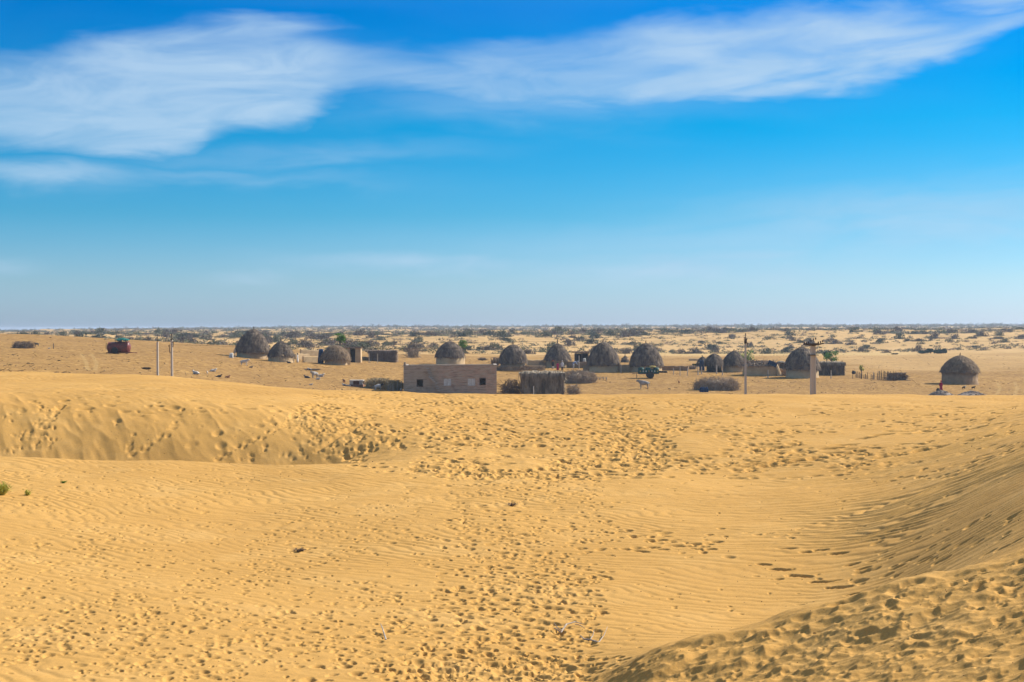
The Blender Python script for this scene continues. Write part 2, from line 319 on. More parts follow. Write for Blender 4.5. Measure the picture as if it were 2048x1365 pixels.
def build_ground():
    rows_near = np.exp(np.linspace(math.log(NEAR0), math.log(NEAR1), NROW))
    rows = np.concatenate([np.array([0.15, 1, 2, 3, 4, 5, 6, 7, 7.8]), rows_near, np.exp(np.linspace(math.log(NEAR1), math.log(900), 330))[1:],
                           np.exp(np.linspace(math.log(900), math.log(8200), 110))[1:]])
    azf = np.linspace(-FINE, FINE, NCOL); azc = np.linspace(FINE, 2 * math.pi - FINE, 74)[1:-1]
    az = np.concatenate([azf, azc]); nr, nc = len(rows), len(az)
    A, RR = np.meshgrid(az, rows); X = RR * np.sin(A); Y = RR * np.cos(A)
    Z = H(X.ravel(), Y.ravel()).reshape(X.shape)
    # --- small relief in the foreground
    i0, i1 = 9, 9 + NROW
    x = X[i0:i1, :NCOL]; y = Y[i0:i1, :NCOL]; D = y
    fade = sstep(D, 8.6, 9.5) * (1 - sstep(D, 84, 89)); dz = np.zeros_like(x)
    tramp = np.zeros_like(x); pit = np.zeros_like(x); rimz = np.zeros_like(x)
    lnr0 = math.log(NEAR0); dl = (math.log(NEAR1) - lnr0) / (NROW - 1); da = 2 * FINE / (NCOL - 1)
    rng = np.random.RandomState(11)

    def stamp(px0, py0, rx, ry, ang, depth, rim=.35, p=4):
        r = math.hypot(px0, py0); a = math.atan2(px0, py0); rad = 1.9 * max(rx, ry)
        jc = (a + FINE) / da; ic = (math.log(r) - lnr0) / dl; wj = rad / r / da; wi = rad / r / dl
        a0, a1 = max(0, int(ic - wi)), min(NROW, int(ic + wi) + 2); b0, b1 = max(0, int(jc - wj)), min(NCOL, int(jc + wj) + 2)
        if a1 <= a0 or b1 <= b0: return
        ddx = x[a0:a1, b0:b1] - px0; ddy = y[a0:a1, b0:b1] - py0; c, s = math.cos(ang), math.sin(ang)
        q = ((ddx * c + ddy * s) / rx) ** 2 + ((-ddx * s + ddy * c) / ry) ** 2; rr = np.sqrt(q)
        h = -depth * np.exp(-q ** (p / 2)) + rim * depth * np.exp(-((rr - 1.3) / .3) ** 2)
        pit[a0:a1, b0:b1] = np.minimum(pit[a0:a1, b0:b1], np.minimum(h, 0)); rimz[a0:a1, b0:b1] = np.maximum(rimz[a0:a1, b0:b1], np.maximum(h, 0)); tramp[a0:a1, b0:b1] = np.maximum(tramp[a0:a1, b0:b1], np.exp(-q * .35))

    def poly_samples(n, poly):
        P = np.array(poly, float); lo, hi = P.min(0), P.max(0); out = []
        while len(out) < n:
            q = rng.rand(n * 3, 2) * (hi - lo) + lo; ins = np.zeros(len(q), bool); j = len(P) - 1
            for i in range(len(P)):
                c = ((P[i, 1] > q[:, 1]) != (P[j, 1] > q[:, 1])) & (q[:, 0] < (P[j, 0] - P[i, 0]) * (q[:, 1] - P[i, 1]) / (P[j, 1] - P[i, 1] + 1e-9) + P[i, 0])
                ins ^= c; j = i
            out += list(q[ins])
        return np.array(out[:n])
    Z1 = []
    def zone(n, poly, smin, smax, dmin, dmax, ang=None, aspect=(.45, .9)):
        q = poly_samples(n, poly); hx, hy = foreground_hit(q[:, 0], q[:, 1])
        for k in range(n):
            if not np.isfinite(hx[k]) or hy[k] > 86: continue
            if not (hy[k] < 17.5 and hx[k] / hy[k] > .03) and fbm(hx[k:k + 1] / 2.2, hy[k:k + 1] / 3.5, 2, 301)[0] + .42 < rng.rand() * .62: continue
            s = smin + (smax - smin) * rng.rand() ** 1.6; an = (rng.rand() * math.pi) if ang is None else ang + rng.randn() * .35
            Z1.append((hx[k], hy[k], s, s * (aspect[0] + rng.rand() * (aspect[1] - aspect[0])), an, dmin + (dmax - dmin) * rng.rand()))
    # central trail, widening to the trampled saddle
    zone(2300, [(820, 1365), (1180, 1365), (1230, 1100), (1200, 950), (1280, 880), (820, 880), (900, 1000), (880, 1150)], .05, .15, .022, .05)
    zone(4200, [(760, 960), (1300, 960), (1420, 800), (1000, 790), (640, 780), (560, 850), (640, 900)], .09, .20, .03, .075)
    zone(1200, [(480, 925), (780, 915), (900, 850), (1000, 790), (640, 780), (560, 860)], .10, .20, .03, .06)
    zone(3000, [(0, 935), (800, 935), (900, 1100), (830, 1365), (0, 1365)], .045, .13, .015, .04)
    zone(120, [(0, 745), (600, 780), (560, 860), (0, 850)], .10, .26, .02, .05)
    zone(110, [(0, 820), (120, 790), (110, 905), (0, 905)], .09, .17, .03, .06)
    zone(12, [(200, 830), (560, 850), (540, 920), (220, 912)], .12, .3, .03, .08)
    zone(2200, [(1200, 800), (2048, 805), (2048, 900), (1900, 960), (1450, 960), (1200, 960)], .08, .26, .02, .06)
    zone(170, [(1200, 960), (1900, 960), (1900, 1180), (1650, 1180), (1400, 1100), (1200, 1100)], .05, .16, .02, .045)
    zone(45, [(1520, 1080), (1960, 1120), (1900, 1180), (1700, 1200), (1560, 1180)], .08, .2, .03, .06, ang=-.5)
    zone(70, [(1230, 1060), (1450, 1060), (1460, 1120), (1240, 1120)], .07, .19, .03, .06)
    zone(60, [(1850, 850), (2048, 840), (2048, 1120), (1900, 1120)], .07, .2, .02, .05, ang=.5)
    zone(45, [(1200, 1120), (1500, 1120), (1640, 1200), (1250, 1310)], .05, .1, .015, .03)
    zone(1700, [(1080, 1365), (1330, 1300), (1500, 1262), (1700, 1198), (1880, 1150), (2048, 1120), (2048, 1365)], .06, .20, .022, .06, ang=.1, aspect=(.5, .9))
    zone(260, [(560, 1335), (1300, 1310), (1300, 1365), (560, 1365)], .06, .14, .03, .055)
    # single lines of tracks
    def track(pts, step, s, dep, ang=.2):
        for (ax, ay), (bx, by) in zip(pts[:-1], pts[1:]):
            L = math.hypot(bx - ax, by - ay); n = max(1, int(L / step))
            qx = np.array([ax + (bx - ax) * (k + .5) / n + rng.randn() * step * .12 for k in range(n)]); qy = np.array([ay + (by - ay) * (k + .5) / n + (3 if k % 2 else -3) * (by - 300) / 1000 for k in range(n)])
            hx, hy = foreground_hit(qx, qy)
            for k in range(n):
                if np.isfinite(hx[k]): Z1.append((hx[k], hy[k], s * (.8 + .4 * rng.rand()), s * (.4 + .2 * rng.rand()), ang + rng.randn() * .2, dep))
    track([(130, 800), (100, 845), (70, 890)], 9, .20, .09, .9)
    track([(145, 818), (210, 820), (270, 830), (380, 830), (470, 825), (560, 808)], 44, .26, .06)
    track([(190, 778), (400, 778)], 34, .24, .04)
    track([(350, 860), (260, 915)], 12, .18, .07, .6); track([(600, 840), (470, 900), (430, 922)], 11, .17, .07, .7); track([(270, 872), (255, 915)], 12, .16, .07, .8)
    track([(760, 815), (640, 900)], 12, .3, .09, .6)
    track([(1500, 905), (1560, 895), (1640, 915), (1510, 930)], 17, .3, .1)
    track([(1640, 905), (1790, 868), (2010, 855)], 38, .36, .1, .3); track([(1660, 935), (1900, 890)], 36, .32, .09, .4)
    track([(1235, 1065), (1330, 1085), (1430, 1105)], 19, .17, .07, -.4); track([(1250, 1105), (1440, 1085)], 21, .19, .07, -.3)
    track([(1520, 1130), (1640, 1165), (1720, 1190)], 19, .19, .08, -.6); track([(1560, 1100), (1660, 1105), (1740, 1150)], 26, .19, .07, -.6)
    track([(590, 1095), (630, 1100)], 12, .12, .07); track([(1480, 1068), (1600, 1072)], 22, .14, .05)
    for (a_, b_, c_, d_, e_, f_) in Z1: nd_ = b_ < 17.5 and a_ / b_ > .03; sc_ = (.86 if not nd_ else 1.0) if b_ < 40 else (.85 if b_ < 56 and a_ / b_ < -.12 else 1.15); stamp(a_, b_, c_ * sc_, d_ * sc_, e_, f_ * (1.15 if nd_ else (1.4 if b_ < 42 else (1.2 if b_ < 56 and a_ / b_ < -.12 else 2.0))), .15 if nd_ else .18, 2.2 if nd_ else 2.7)
    dz += pit + rimz * .8
    # wind ripples, weaker where the sand is trodden
    u = x / y
    wx = fbm(x / 5, y / 5, 3, 31); wy = fbm(x / 1.7, y / 1.1, 3, 37)
    bend = 0.85 * x - 0.05 * np.maximum(x - 3.0, 0) ** 2
    ph = (y + bend + 1.9 * wx + .62 * wy) / 0.42
    rip = np.sin(2 * math.pi * ph + .55 * np.sin(2 * math.pi * ph + .7))
    amp = (0.0024 + 0.0078 * np.clip(fbm(x / 3.1, y / 6, 3, 41) + .30, 0, 1)) * (1 + 0.4 * sstep(x, 2, 10) + 1.3 * sstep(u, .17, .30) * (1 - sstep(D, 40, 50))) * (1 + sstep(D, 24, 40) * .4)
    ph2 = (y + .62 * bend + 2.8 * fbm(x / 8, y / 8, 3, 51)) / 1.05
    amp2 = .006 * sstep(D, 26, 40)
    slip = np.clip((sstep(u, -.40, -.36) * (1 - sstep(u, -.12, -.07))) * sstep(D, 46, 48) * (1 - sstep(D, 56, 62)), 0, 1)
    lowdune = sstep(D, 9, 10) * (1 - sstep(D, 17.2, 18.0)) * sstep(u, 0.03, .12)
    dz += (rip * amp + np.sin(2 * math.pi * ph2) * amp2) * (1 - .85 * np.clip(tramp, 0, 1)) * (1 - .8 * slip) * (1 - .6 * lowdune)
    # hummocky disturbed sand on the near dune and in the saddle
    sad = np.exp(-((u + .005) / .09) ** 2) * sstep(D, 24, 45)
    dz += .075 * fbm((x * .92 + y * .38) / .62, (y * .92 - x * .38) / .34, 4, 61, .45) * lowdune + .05 * fbm(x / .5, y / .8, 3, 67) * sad + .008 * fbm(x / .2, y / .2, 2, 71)
    dz += .10 * fbm(x / 2.2, y / 3.0, 2, 77) * sstep(D, 24, 50)
    dz += slip * .07 * (np.abs(fbm((x + .5 * y) / .9, y / 2.4, 3, 81)) * -1.3)
    Z[i0:i1, :NCOL] += dz * fade
    # --- mesh
    co = np.stack([X, Y, Z], -1).reshape(-1, 3).astype(np.float32)
    ii, jj = np.meshgrid(np.arange(nr - 1), np.arange(nc), indexing='ij'); j2 = (jj + 1) % nc
    quads = np.stack([ii * nc + jj, ii * nc + j2, (ii + 1) * nc + j2, (ii + 1) * nc + jj], -1).reshape(-1, 4)[:, ::-1]
    me = bpy.data.meshes.new('ground'); me.vertices.add(len(co)); me.vertices.foreach_set('co', co.ravel())
    me.loops.add(quads.size); me.loops.foreach_set('vertex_index', quads.ravel().astype(np.int32))
    me.polygons.add(len(quads)); me.polygons.foreach_set('loop_start', (np.arange(len(quads)) * 4).astype(np.int32))
    me.polygons.foreach_set('loop_total', np.full(len(quads), 4, np.int32)); me.polygons.foreach_set('use_smooth', np.ones(len(quads), bool))
    me.update(calc_edges=True)
    # what the ground is made of: dune sand, trodden village earth, far sand, pale wheel tracks
    x, y = X.ravel(), Y.ravel(); u = x / np.maximum(np.hypot(x, y) * np.cos(np.clip(np.arctan2(x, y), -.6, .6)), .1); D = np.hypot(x, y) * np.cos(np.clip(np.arctan2(x, y), -.6, .6))
    nz = fbm(x / 12, y / 12, 4, 91)
    zr = sstep(D + 10 * nz, 83, 96)
    zf = np.interp(u, [-.6, -.33, -.22, -.15, 0, .13, .2, .3, .6], [430, 420, 380, 350, 345, 345, 350, 350, 350])
    zg = sstep(D + 70 * nz, zf - 25, zf + 45)
    zg = np.maximum(zg, .55 * sstep(u, .17, .24) * sstep(D + 60 * nz, 255, 320))
    zb = np.zeros_like(zg)
    pale = sstep(u, .07, .12) * (1 - sstep(u, .24, .32)) * sstep(D + 10 * nz, 385, 398) * (1 - sstep(D + 10 * nz, 445, 458)); zb = np.maximum(zb, .7 * pale)
    trk = [(gp(163, 708), gp(172, 725), gp(176, 741)), (gp(183, 708), gp(193, 725), gp(190, 741)), (gp(1995, 765), gp(2000, 778), gp(1990, 795)), (gp(2030, 765), gp(2035, 778), gp(2026, 795))]
    for t in trk:
        for p, q in zip(t[:-1], t[1:]):
            e = q - p; L2 = e.x ** 2 + e.y ** 2 + 1e-6; s = np.clip(((x - p.x) * e.x + (y - p.y) * e.y) / L2, 0, 1)
            dd = np.hypot(x - p.x - s * e.x, y - p.y - s * e.y); zb = np.maximum(zb, .3 * (1 - sstep(dd, .15, .35)))
    col = np.stack([zr, zg, zb, np.ones_like(zr)], -1).astype(np.float32)
    ca = me.color_attributes.new('zone', 'FLOAT_COLOR', 'POINT'); ca.data.foreach_set('color', col.ravel())
    me.materials.append(sand_material())
    o = bpy.data.objects.new('ground', me); COL.objects.link(o); o['kind'] = 'structure'; o['label'] = 'golden rippled dune sand full of footprints running out to a scrub plain'
    return o


GROUND = build_ground()

# ------------------------------------------------------------------ mesh helpers
class MB:
    def __init__(s): s.v = []; s.f = []
    def add(s, vs, fs):
        n = len(s.v); s.v += [tuple(v) for v in vs]; s.f += [tuple(i + n for i in f) for f in fs]; return s
    def box(s, c, d, rz=0.0, taper=1.0, ry=0.0):
        hx, hy, hz = d[0] / 2, d[1] / 2, d[2] / 2
        M = Matrix.Translation(c) @ Matrix.Rotation(rz, 4, 'Z') @ Matrix.Rotation(ry, 4, 'Y')
        vs = [M @ Vector((x * (taper if z > 0 else 1), y * (taper if z > 0 else 1), z)) for x in (-hx, hx) for y in (-hy, hy) for z in (-hz, hz)]
        return s.add(vs, [(0, 1, 3, 2), (4, 6, 7, 5), (0, 4, 5, 1), (2, 3, 7, 6), (0, 2, 6, 4), (1, 5, 7, 3)])
    def tube(s, pts, rad, n=6, cap=True):
        pts = [Vector(p) for p in pts]; m = len(pts)
        rad = rad if isinstance(rad, (list, tuple)) else [rad] * m
        vs = []
        for i, p in enumerate(pts):
            t = (pts[min(i + 1, m - 1)] - pts[max(i - 1, 0)]).normalized()
            a = t.orthogonal().normalized(); 
            if abs(t.z) < .99: a = t.cross(Vector((0, 0, 1))).normalized()
            b = t.cross(a)
            for k in range(n):
                w = 2 * math.pi * k / n; vs.append(p + (a * math.cos(w) + b * math.sin(w)) * rad[i])
        fs = [(i * n + k, i * n + (k + 1) % n, (i + 1) * n + (k + 1) % n, (i + 1) * n + k) for i in range(m - 1) for k in range(n)]
        if cap: fs += [tuple(range(n))[::-1], tuple((m - 1) * n + k for k in range(n))]
        return s.add(vs, fs)
    def lathe(s, prof, n=32, c=(0, 0, 0), jit=0.0, rng=random, fn=None, sx=1.0, sy=1.0):
        vs = []; fs = []
        for i, (r, z) in enumerate(prof):
            for k in range(n):
                w = 2 * math.pi * k / n; q = r * (1 + (rng.uniform(-jit, jit) if jit else 0)) * (fn(w, z) if fn else 1)
                vs.append((c[0] + q * math.cos(w) * sx, c[1] + q * math.sin(w) * sy, c[2] + z))
        m = len(prof)
        fs = [(i * n + k, i * n + (k + 1) % n, (i + 1) * n + (k + 1) % n, (i + 1) * n + k) for i in range(m - 1) for k in range(n)]
        if prof[-1][0] > .001: fs.append(tuple((m - 1) * n + k for k in range(n)))
        if prof[0][0] > .001: fs.append(tuple(range(n))[::-1])
        return s.add(vs, fs)
    def blade(s, p, d, w, up=Vector((0, 0, 1)), tip=.15):
        p = Vector(p); d = Vector(d); a = d.cross(up)
        a = (a.normalized() if a.length > 1e-6 else Vector((1, 0, 0))) * w / 2
        return s.add([p - a, p + a, p + d + a * tip, p + d - a * tip], [(0, 1, 2, 3)])
    def leaf(s, p, size, rng, asp=.6):
        n = Vector((rng.gauss(0, 1), rng.gauss(0, 1), rng.gauss(0, 1) + .5)).normalized(); a = n.orthogonal().normalized()
        a.rotate(Matrix.Rotation(rng.uniform(0, 6.28), 3, n)); b = n.cross(a); p = Vector(p); a = a * size / 2; b = b * size * asp / 2
        return s.add([p - a, p - b * .9, p + a, p + b], [(0, 1, 2, 3)])
    def build(s, name, m, parent=None, loc=None, smooth=False, rz=0.0):
        me = bpy.data.meshes.new(name); me.from_pydata(s.v, [], s.f); me.update()
        if smooth: me.polygons.foreach_set('use_smooth', np.ones(len(me.polygons), bool))
        me.materials.append(m); o = bpy.data.objects.new(name, me); COL.objects.link(o)
        if parent: o.parent = parent
        if loc is not None: o.location = loc
        if rz: o.rotation_euler.z = rz
        return o


def tag(o, label, cat, group=None, kind=None):
    o['label'] = label
    if cat: o['category'] = cat
    if group: o['group'] = group
    if kind: o['kind'] = kind
    return o


def thing(name, label, cat, loc, rz=0.0, group=None):
    o = bpy.data.objects.new(name, None); COL.objects.link(o); o.location = loc; o.rotation_euler.z = rz; o.empty_display_size = .3
    return tag(o, label, cat, group)


def copy_tree(o, parent=None):
    c = o.copy(); COL.objects.link(c)
    if parent: c.parent = parent
    for ch in list(o.children): copy_tree(ch, c)
    return c


M = dict(
    thatch=mat('thatch', (.082, .062, .052), (.270, .205, .145), 1.5, (1, 1, .30), bump=.22, bscale=4, lo=.42, hi=.66),
    thatch_brown=mat('thatch_brown', (.125, .085, .055), (.26, .18, .11), 1.8, (1, 1, .5), bump=.08, bscale=5),
    straw=mat('straw', (.50, .39, .22), (.26, .20, .12), 2.2, (1, 1, .3)),
    straw_grey=mat('straw_grey', (.36, .295, .215), (.13, .105, .075), 1.8, (1, 1, .3), lo=.4, hi=.62),
    mud=mat('mud_plaster', (.54, .39, .22), (.42, .295, .165), 1.0, bump=.03, bscale=3),
    mud_brown=mat('mud_brown', (.37, .245, .14), (.25, .165, .095), 1.4, bump=.04, bscale=3),
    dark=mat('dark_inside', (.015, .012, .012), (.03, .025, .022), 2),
    wood=mat('dry_wood', (.17, .13, .10), (.09, .07, .055), 3, (1, 1, .4)),
    palewood=mat('bleached_wood', (.50, .44, .38), (.30, .25, .20), 8),
    twig=mat('twig', (.25, .18, .13), (.13, .095, .07), .8),
    twig_pale=mat('twig_pale', (.40, .31, .23), (.22, .165, .12), .8),
    concrete=mat('concrete', (.56, .50, .43), (.42, .37, .32), .9, (1, 1, .3), bump=.01),
    steel=mat('dark_steel', (.06, .05, .045), (.09, .07, .055), 4, rough=.6, metal=.3),
    insul=mat('brown_insulator', (.05, .022, .015), (.03, .015, .012), 4, rough=.3),
    rust=mat('rusty_red', (.22, .05, .038), (.11, .038, .032), 1.6, rough=.38),
    rubber=mat('tyre_rubber', (.02, .02, .02), (.035, .032, .03), 4, rough=.8),
    teal=mat('teal_cloth', (.010, .17, .15), (.006, .10, .095), 3),
    blue=mat('blue_cloth', (.012, .055, .14), (.01, .03, .08), 3),
    green=mat('green_leaf', (.15, .32, .035), (.07, .17, .022), 2.5),
    green_dark=mat('dark_green_leaf', (.03, .10, .022), (.018, .060, .016), 2.5),
    green_blue=mat('bluish_leaf', (.028, .095, .068), (.02, .055, .05), 1.5),
    green_yellow=mat('yellow_green_leaf', (.50, .48, .08), (.34, .34, .07), 2.5),
    scrub_a=mat('scrub_olive', (.165, .170, .090), (.100, .105, .065), .35),
    scrub_b=mat('scrub_grey', (.195, .155, .120), (.115, .092, .078), .35),
    scrub_c=mat('scrub_dark', (.090, .105, .062), (.058, .066, .046), .35),
    cart_green=mat('green_paint', (.012, .10, .075), (.01, .06, .05), 3, rough=.5),
    white=mat('white_paint', (.70, .68, .63), (.5, .48, .44), 5),
    yellow=mat('yellow_sack', (.55, .42, .13), (.42, .30, .09), 3),
    gravel=mat('pale_rubble', (.46, .37, .30), (.30, .235, .19), 5, bump=.03),
    brick=mat('old_brick', (.30, .14, .10), (.20, .12, .085), 4),
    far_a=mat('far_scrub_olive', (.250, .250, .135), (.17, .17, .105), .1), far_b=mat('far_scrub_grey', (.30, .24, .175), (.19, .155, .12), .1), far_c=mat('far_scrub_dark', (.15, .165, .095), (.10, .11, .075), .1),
    coping=mat('worn_coping', (.38, .32, .26), (.27, .22, .18), 2),
    litter=mat('village_litter', (.14, .095, .05), (.07, .048, .03), .3),
    stone=mat('dark_stone', (.09, .065, .045), (.05, .036, .027), 5),
)

# ------------------------------------------------------------------ round huts
ROUND = [(1.0, 0), (1.0, .08), (.97, .22), (.89, .42), (.75, .61), (.56, .78), (.35, .90), (.16, .97), (0, 1)]
CONE = [(1.0, 0), (.97, .07), (.88, .22), (.74, .42), (.58, .60), (.40, .77), (.24, .89), (.10, .965), (0, 1)]


def hut(px, by, w, top, eave, ww, label, seed, D=None, k=.5, lean=0.0, fin=8, wall_m='mud', roof_m='thatch', door=None, name='round_hut', wall_lab=None):
    rng = random.Random(seed)
    p = gp(px, by) if D is None else gd(px, D)
    s = p.y / F
    zb = p.z; top_z = -(top - HZ) * s - zb; eave_z = -(eave - HZ) * s - zb; Rr = w * s / 2; Rw = ww * s / 2
    t = thing(name, label, 'hut', p, 0, 'round thatched mud huts of the village')
    # wall: rough plaster drum a little wider at the foot
    wb = MB(); ph = rng.uniform(0, 6)
    fn = lambda a, z: 1 + .02 * math.sin(3 * a + ph) + .012 * math.sin(7 * a + ph)
    ez = max(eave_z, .6)
    wb.lathe([(Rw * 1.05, -.7), (Rw * 1.04, 0), (Rw * 1.0, .25), (Rw * .98, ez + .35)], 40, fn=fn)
    wall = wb.build('wall', M[wall_m], t, smooth=True)
    if wall_lab: wall['label'] = wall_lab
    # roof: heavy dome of thatch with hanging ends
    hr = top_z - eave_z; rb = MB(); nseg = 52
    prof = []
    for (a, z1), (b, z2) in zip(ROUND, CONE): prof.append((a * (1 - k) + b * k, z1 * (1 - k) + z2 * k))
    fine = []
    for i in range(len(prof) - 1):
        for q in (0, .5): fine.append((prof[i][0] * (1 - q) + prof[i + 1][0] * q, prof[i][1] * (1 - q) + prof[i + 1][1] * q))
    fine.append(prof[-1])
    lob = [rng.uniform(-1, 1) for _ in range(12)]
    def rad(a, q):
        u_ = (a / (2 * math.pi) * 12) % 12; i = int(u_); f = u_ - i
        return lob[i] * (1 - f) + lob[(i + 1) % 12] * f
    vs = []; fs = []; rings = [(.86, .05)] + fine
    drop = [rng.uniform(-.10, .14) for _ in range(nseg)]
    for i, (r, z) in enumerate(rings):
        for j in range(nseg):
            a = 2 * math.pi * j / nseg; q = Rr * r * (1 + .045 * rad(a + z, z) + rng.uniform(-.022, .022)); zz = eave_z + hr * z
            if i in (1, 2): zz += drop[j] * (1 if i == 1 else .4)
            vs.append((q * math.cos(a) + lean * hr * z * z, q * math.sin(a), zz + (rng.uniform(-.04, .04) if 0 < i < len(rings) - 2 else 0)))
    for i in range(len(rings) - 1):
        for j in range(nseg): fs.append((i * nseg + j, i * nseg + (j + 1) % nseg, (i + 1) * nseg + (j + 1) % nseg, (i + 1) * nseg + j))
    rb.add(vs, fs)
    for _ in range(760):        # straw ends lying on the slope and hanging over the eave
        z = .04 + .96 * rng.random() ** 1.3; i = 0
        while i < len(prof) - 2 and prof[i + 1][1] < z: i += 1
        f = (z - prof[i][1]) / max(1e-4, prof[i + 1][1] - prof[i][1]); r = prof[i][0] * (1 - f) + prof[i + 1][0] * f; a = rng.uniform(0, 2 * math.pi)
        dr = (prof[i][0] - prof[i + 1][0]) * Rr + .02; dz_ = -(prof[i + 1][1] - prof[i][1]) * hr; dv = Vector((dr, 0, dz_)).normalized() * rng.uniform(.25, .7)
        e = Vector((math.cos(a), math.sin(a), 0)); out = e * (dv.x + rng.uniform(.02, .20)) + Vector((0, 0, dv.z))
        rb.blade(e * (Rr * r * 1.03) + Vector((lean * hr * z * z, 0, eave_z + hr * z)), out, rng.uniform(.05, .13), up=e, tip=.3)
    roof = rb.build('roof', M[roof_m], t)
    fb = MB()                    # tuft and crossed sticks at the crown
    sx = lean * hr
    for q in range(3):
        a = rng.uniform(0, 6.28); L = fin * s * rng.uniform(.6, 1.0)
        fb.tube([(sx, 0, top_z - .35), (sx + .16 * L * math.cos(a), .16 * L * math.sin(a), top_z + L)], [.07, .035], 5)
    for q in range(24):
        a = rng.uniform(0, 6.28); fb.blade((sx, 0, top_z + .05), (.30 * math.cos(a), .30 * math.sin(a), rng.uniform(-.25, .3)), .08)
    fb.build('finial', M['wood'], roof)
    if door:
        dx, dw, dh = door; an = -math.pi / 2 + math.asin(max(-.99, min(.99, dx / Rw)))
        db = MB(); db.box((0, 0, dh / 2), (dw, .16, dh)); d = db.build('doorway', M['dark'], wall)
        d.location = (Rw * 1.0 * math.cos(an), Rw * 1.0 * math.sin(an), 0); d.rotation_euler.z = an + math.pi / 2
    return t


hut(504, 716, 71, 656, 704, 62, 'largest round hut at the left end of the village, roof peaking in a horn', 1, k=.38, lean=.08, fin=5)
hut(562, 724, 54, 681, 712, 51, 'small steep thatched hut standing against the right side of the largest left hut', 2, k=.62, fin=7)
hut(671, 729, 60, 689, 719, 44, 'flat-topped shaggy hut with a blue cloth on its left side, below the bright green tree', 3, k=.05, fin=2, roof_m='thatch_brown')
hut(900, 734, 60, 682, 715, 58, 'round hut rising straight behind the flat roof of the brick building', 4, D=283, k=.3, fin=3)
hut(1026, 740, 57, 689, 727, 50, 'squat domed hut ringed by brushwood, just right of the brick building', 5, k=.0, fin=6)
hut(1115, 735, 56, 687, 722, 44, 'pointed thatched hut behind the small group of standing people', 6, k=.75, fin=9)
hut(1207, 743, 66, 685, 732, 60, 'tall bulging hut between the dark open lean-to and the tiny hut', 7, k=.05, lean=-.03, fin=7)
hut(1292, 744, 68, 687, 734, 62, 'broad domed hut directly behind the green loaded cart', 8, k=.12, fin=6)
hut(1250, 730, 18, 713, 729, 15, 'tiny dark hut half hidden between the two big domes', 9, D=310, k=.6, fin=4, wall_m='mud_brown')
hut(1428, 744, 40, 709, 733, 30, 'dark open-sided round hut with posts under its thatch, left of a pointed hut', 10, k=.12, fin=2, wall_m='dark')  # near-black drum fills the open sides, shade under the thatch as colour
hut(1405, 743, 26, 715, 736, 24, 'low hut draped in blue cloth tucked behind the open-sided hut', 11, D=283, k=.3, fin=3, roof_m='thatch')
hut(1468, 743, 52, 703, 733, 47, 'pointed hut with a leafy green shrub growing behind its right shoulder', 12, k=.8, fin=2)
hut(1604, 755, 72, 696, 741, 64, 'tall domed hut directly behind the thick concrete power pole', 13, k=.2, fin=4)
hut(1920, 768, 76, 714, 748, 70, 'lone brown thatched hut far right with a wide overhanging roof', 14, k=.35, fin=8, roof_m='thatch_brown', wall_m='mud_brown')

# ------------------------------------------------------------------ the brick building
def brick_mat():
    m = bpy.data.materials.new('brick_masonry'); m.use_nodes = True; g = G(m.node_tree); b = m.node_tree.nodes['Principled BSDF']; b.inputs['Roughness'].default_value = .95
    P = g.n('ShaderNodeTexCoord').outputs['Object']; x, y, z = g.sep(P)
    br = g.n('ShaderNodeTexBrick'); g.put(br.inputs['Vector'], g.vec(g.m('ADD', x, y), z, 0.0)); br.inputs['Scale'].default_value = 1.0
    br.inputs['Brick Width'].default_value = .34; br.inputs['Row Height'].default_value = .16; br.inputs['Mortar Size'].default_value = .022
    br.inputs['Color1'].default_value = (.56, .31, .21, 1); br.inputs['Color2'].default_value = (.42, .27, .19, 1); br.inputs['Mortar'].default_value = (.52, .43, .31, 1)
    n = g.noise(P, .55, 5, .65); n2 = g.noise(g.vmul(P, (1, 1, 4)), 1.2, 5, .6)
    left = g.n('ShaderNodeMapRange'); g.put(left.inputs[0], g.m('ADD', x, g.m('MULTIPLY', g.m('SUBTRACT', n, .5), 2.0))); left.inputs[1].default_value = -1.2; left.inputs[2].default_value = -2.4
    c = g.mix(g.m('MULTIPLY', left.outputs[0], .75), br.outputs[0], (.44, .35, .25))
    c = g.mix(g.ramp(n2, [(.42, 0.), (.62, .75)]), c, (.52, .43, .32)); c = g.mix(g.ramp(g.noise(g.vmul(P, (1, 1, 6)), .8, 4, .6), [(.36, .55), (.5, 0.)]), c, (.20, .13, .10))
    g.put(b.inputs['Base Color'], c)
    bn = g.n('ShaderNodeBump'); bn.inputs['Distance'].default_value = .03; g.put(bn.inputs['Height'], g.m('ADD', br.outputs['Fac'], g.noise(P, 6, 4, .6))); g.put(b.inputs['Normal'], bn.outputs[0])
    return m


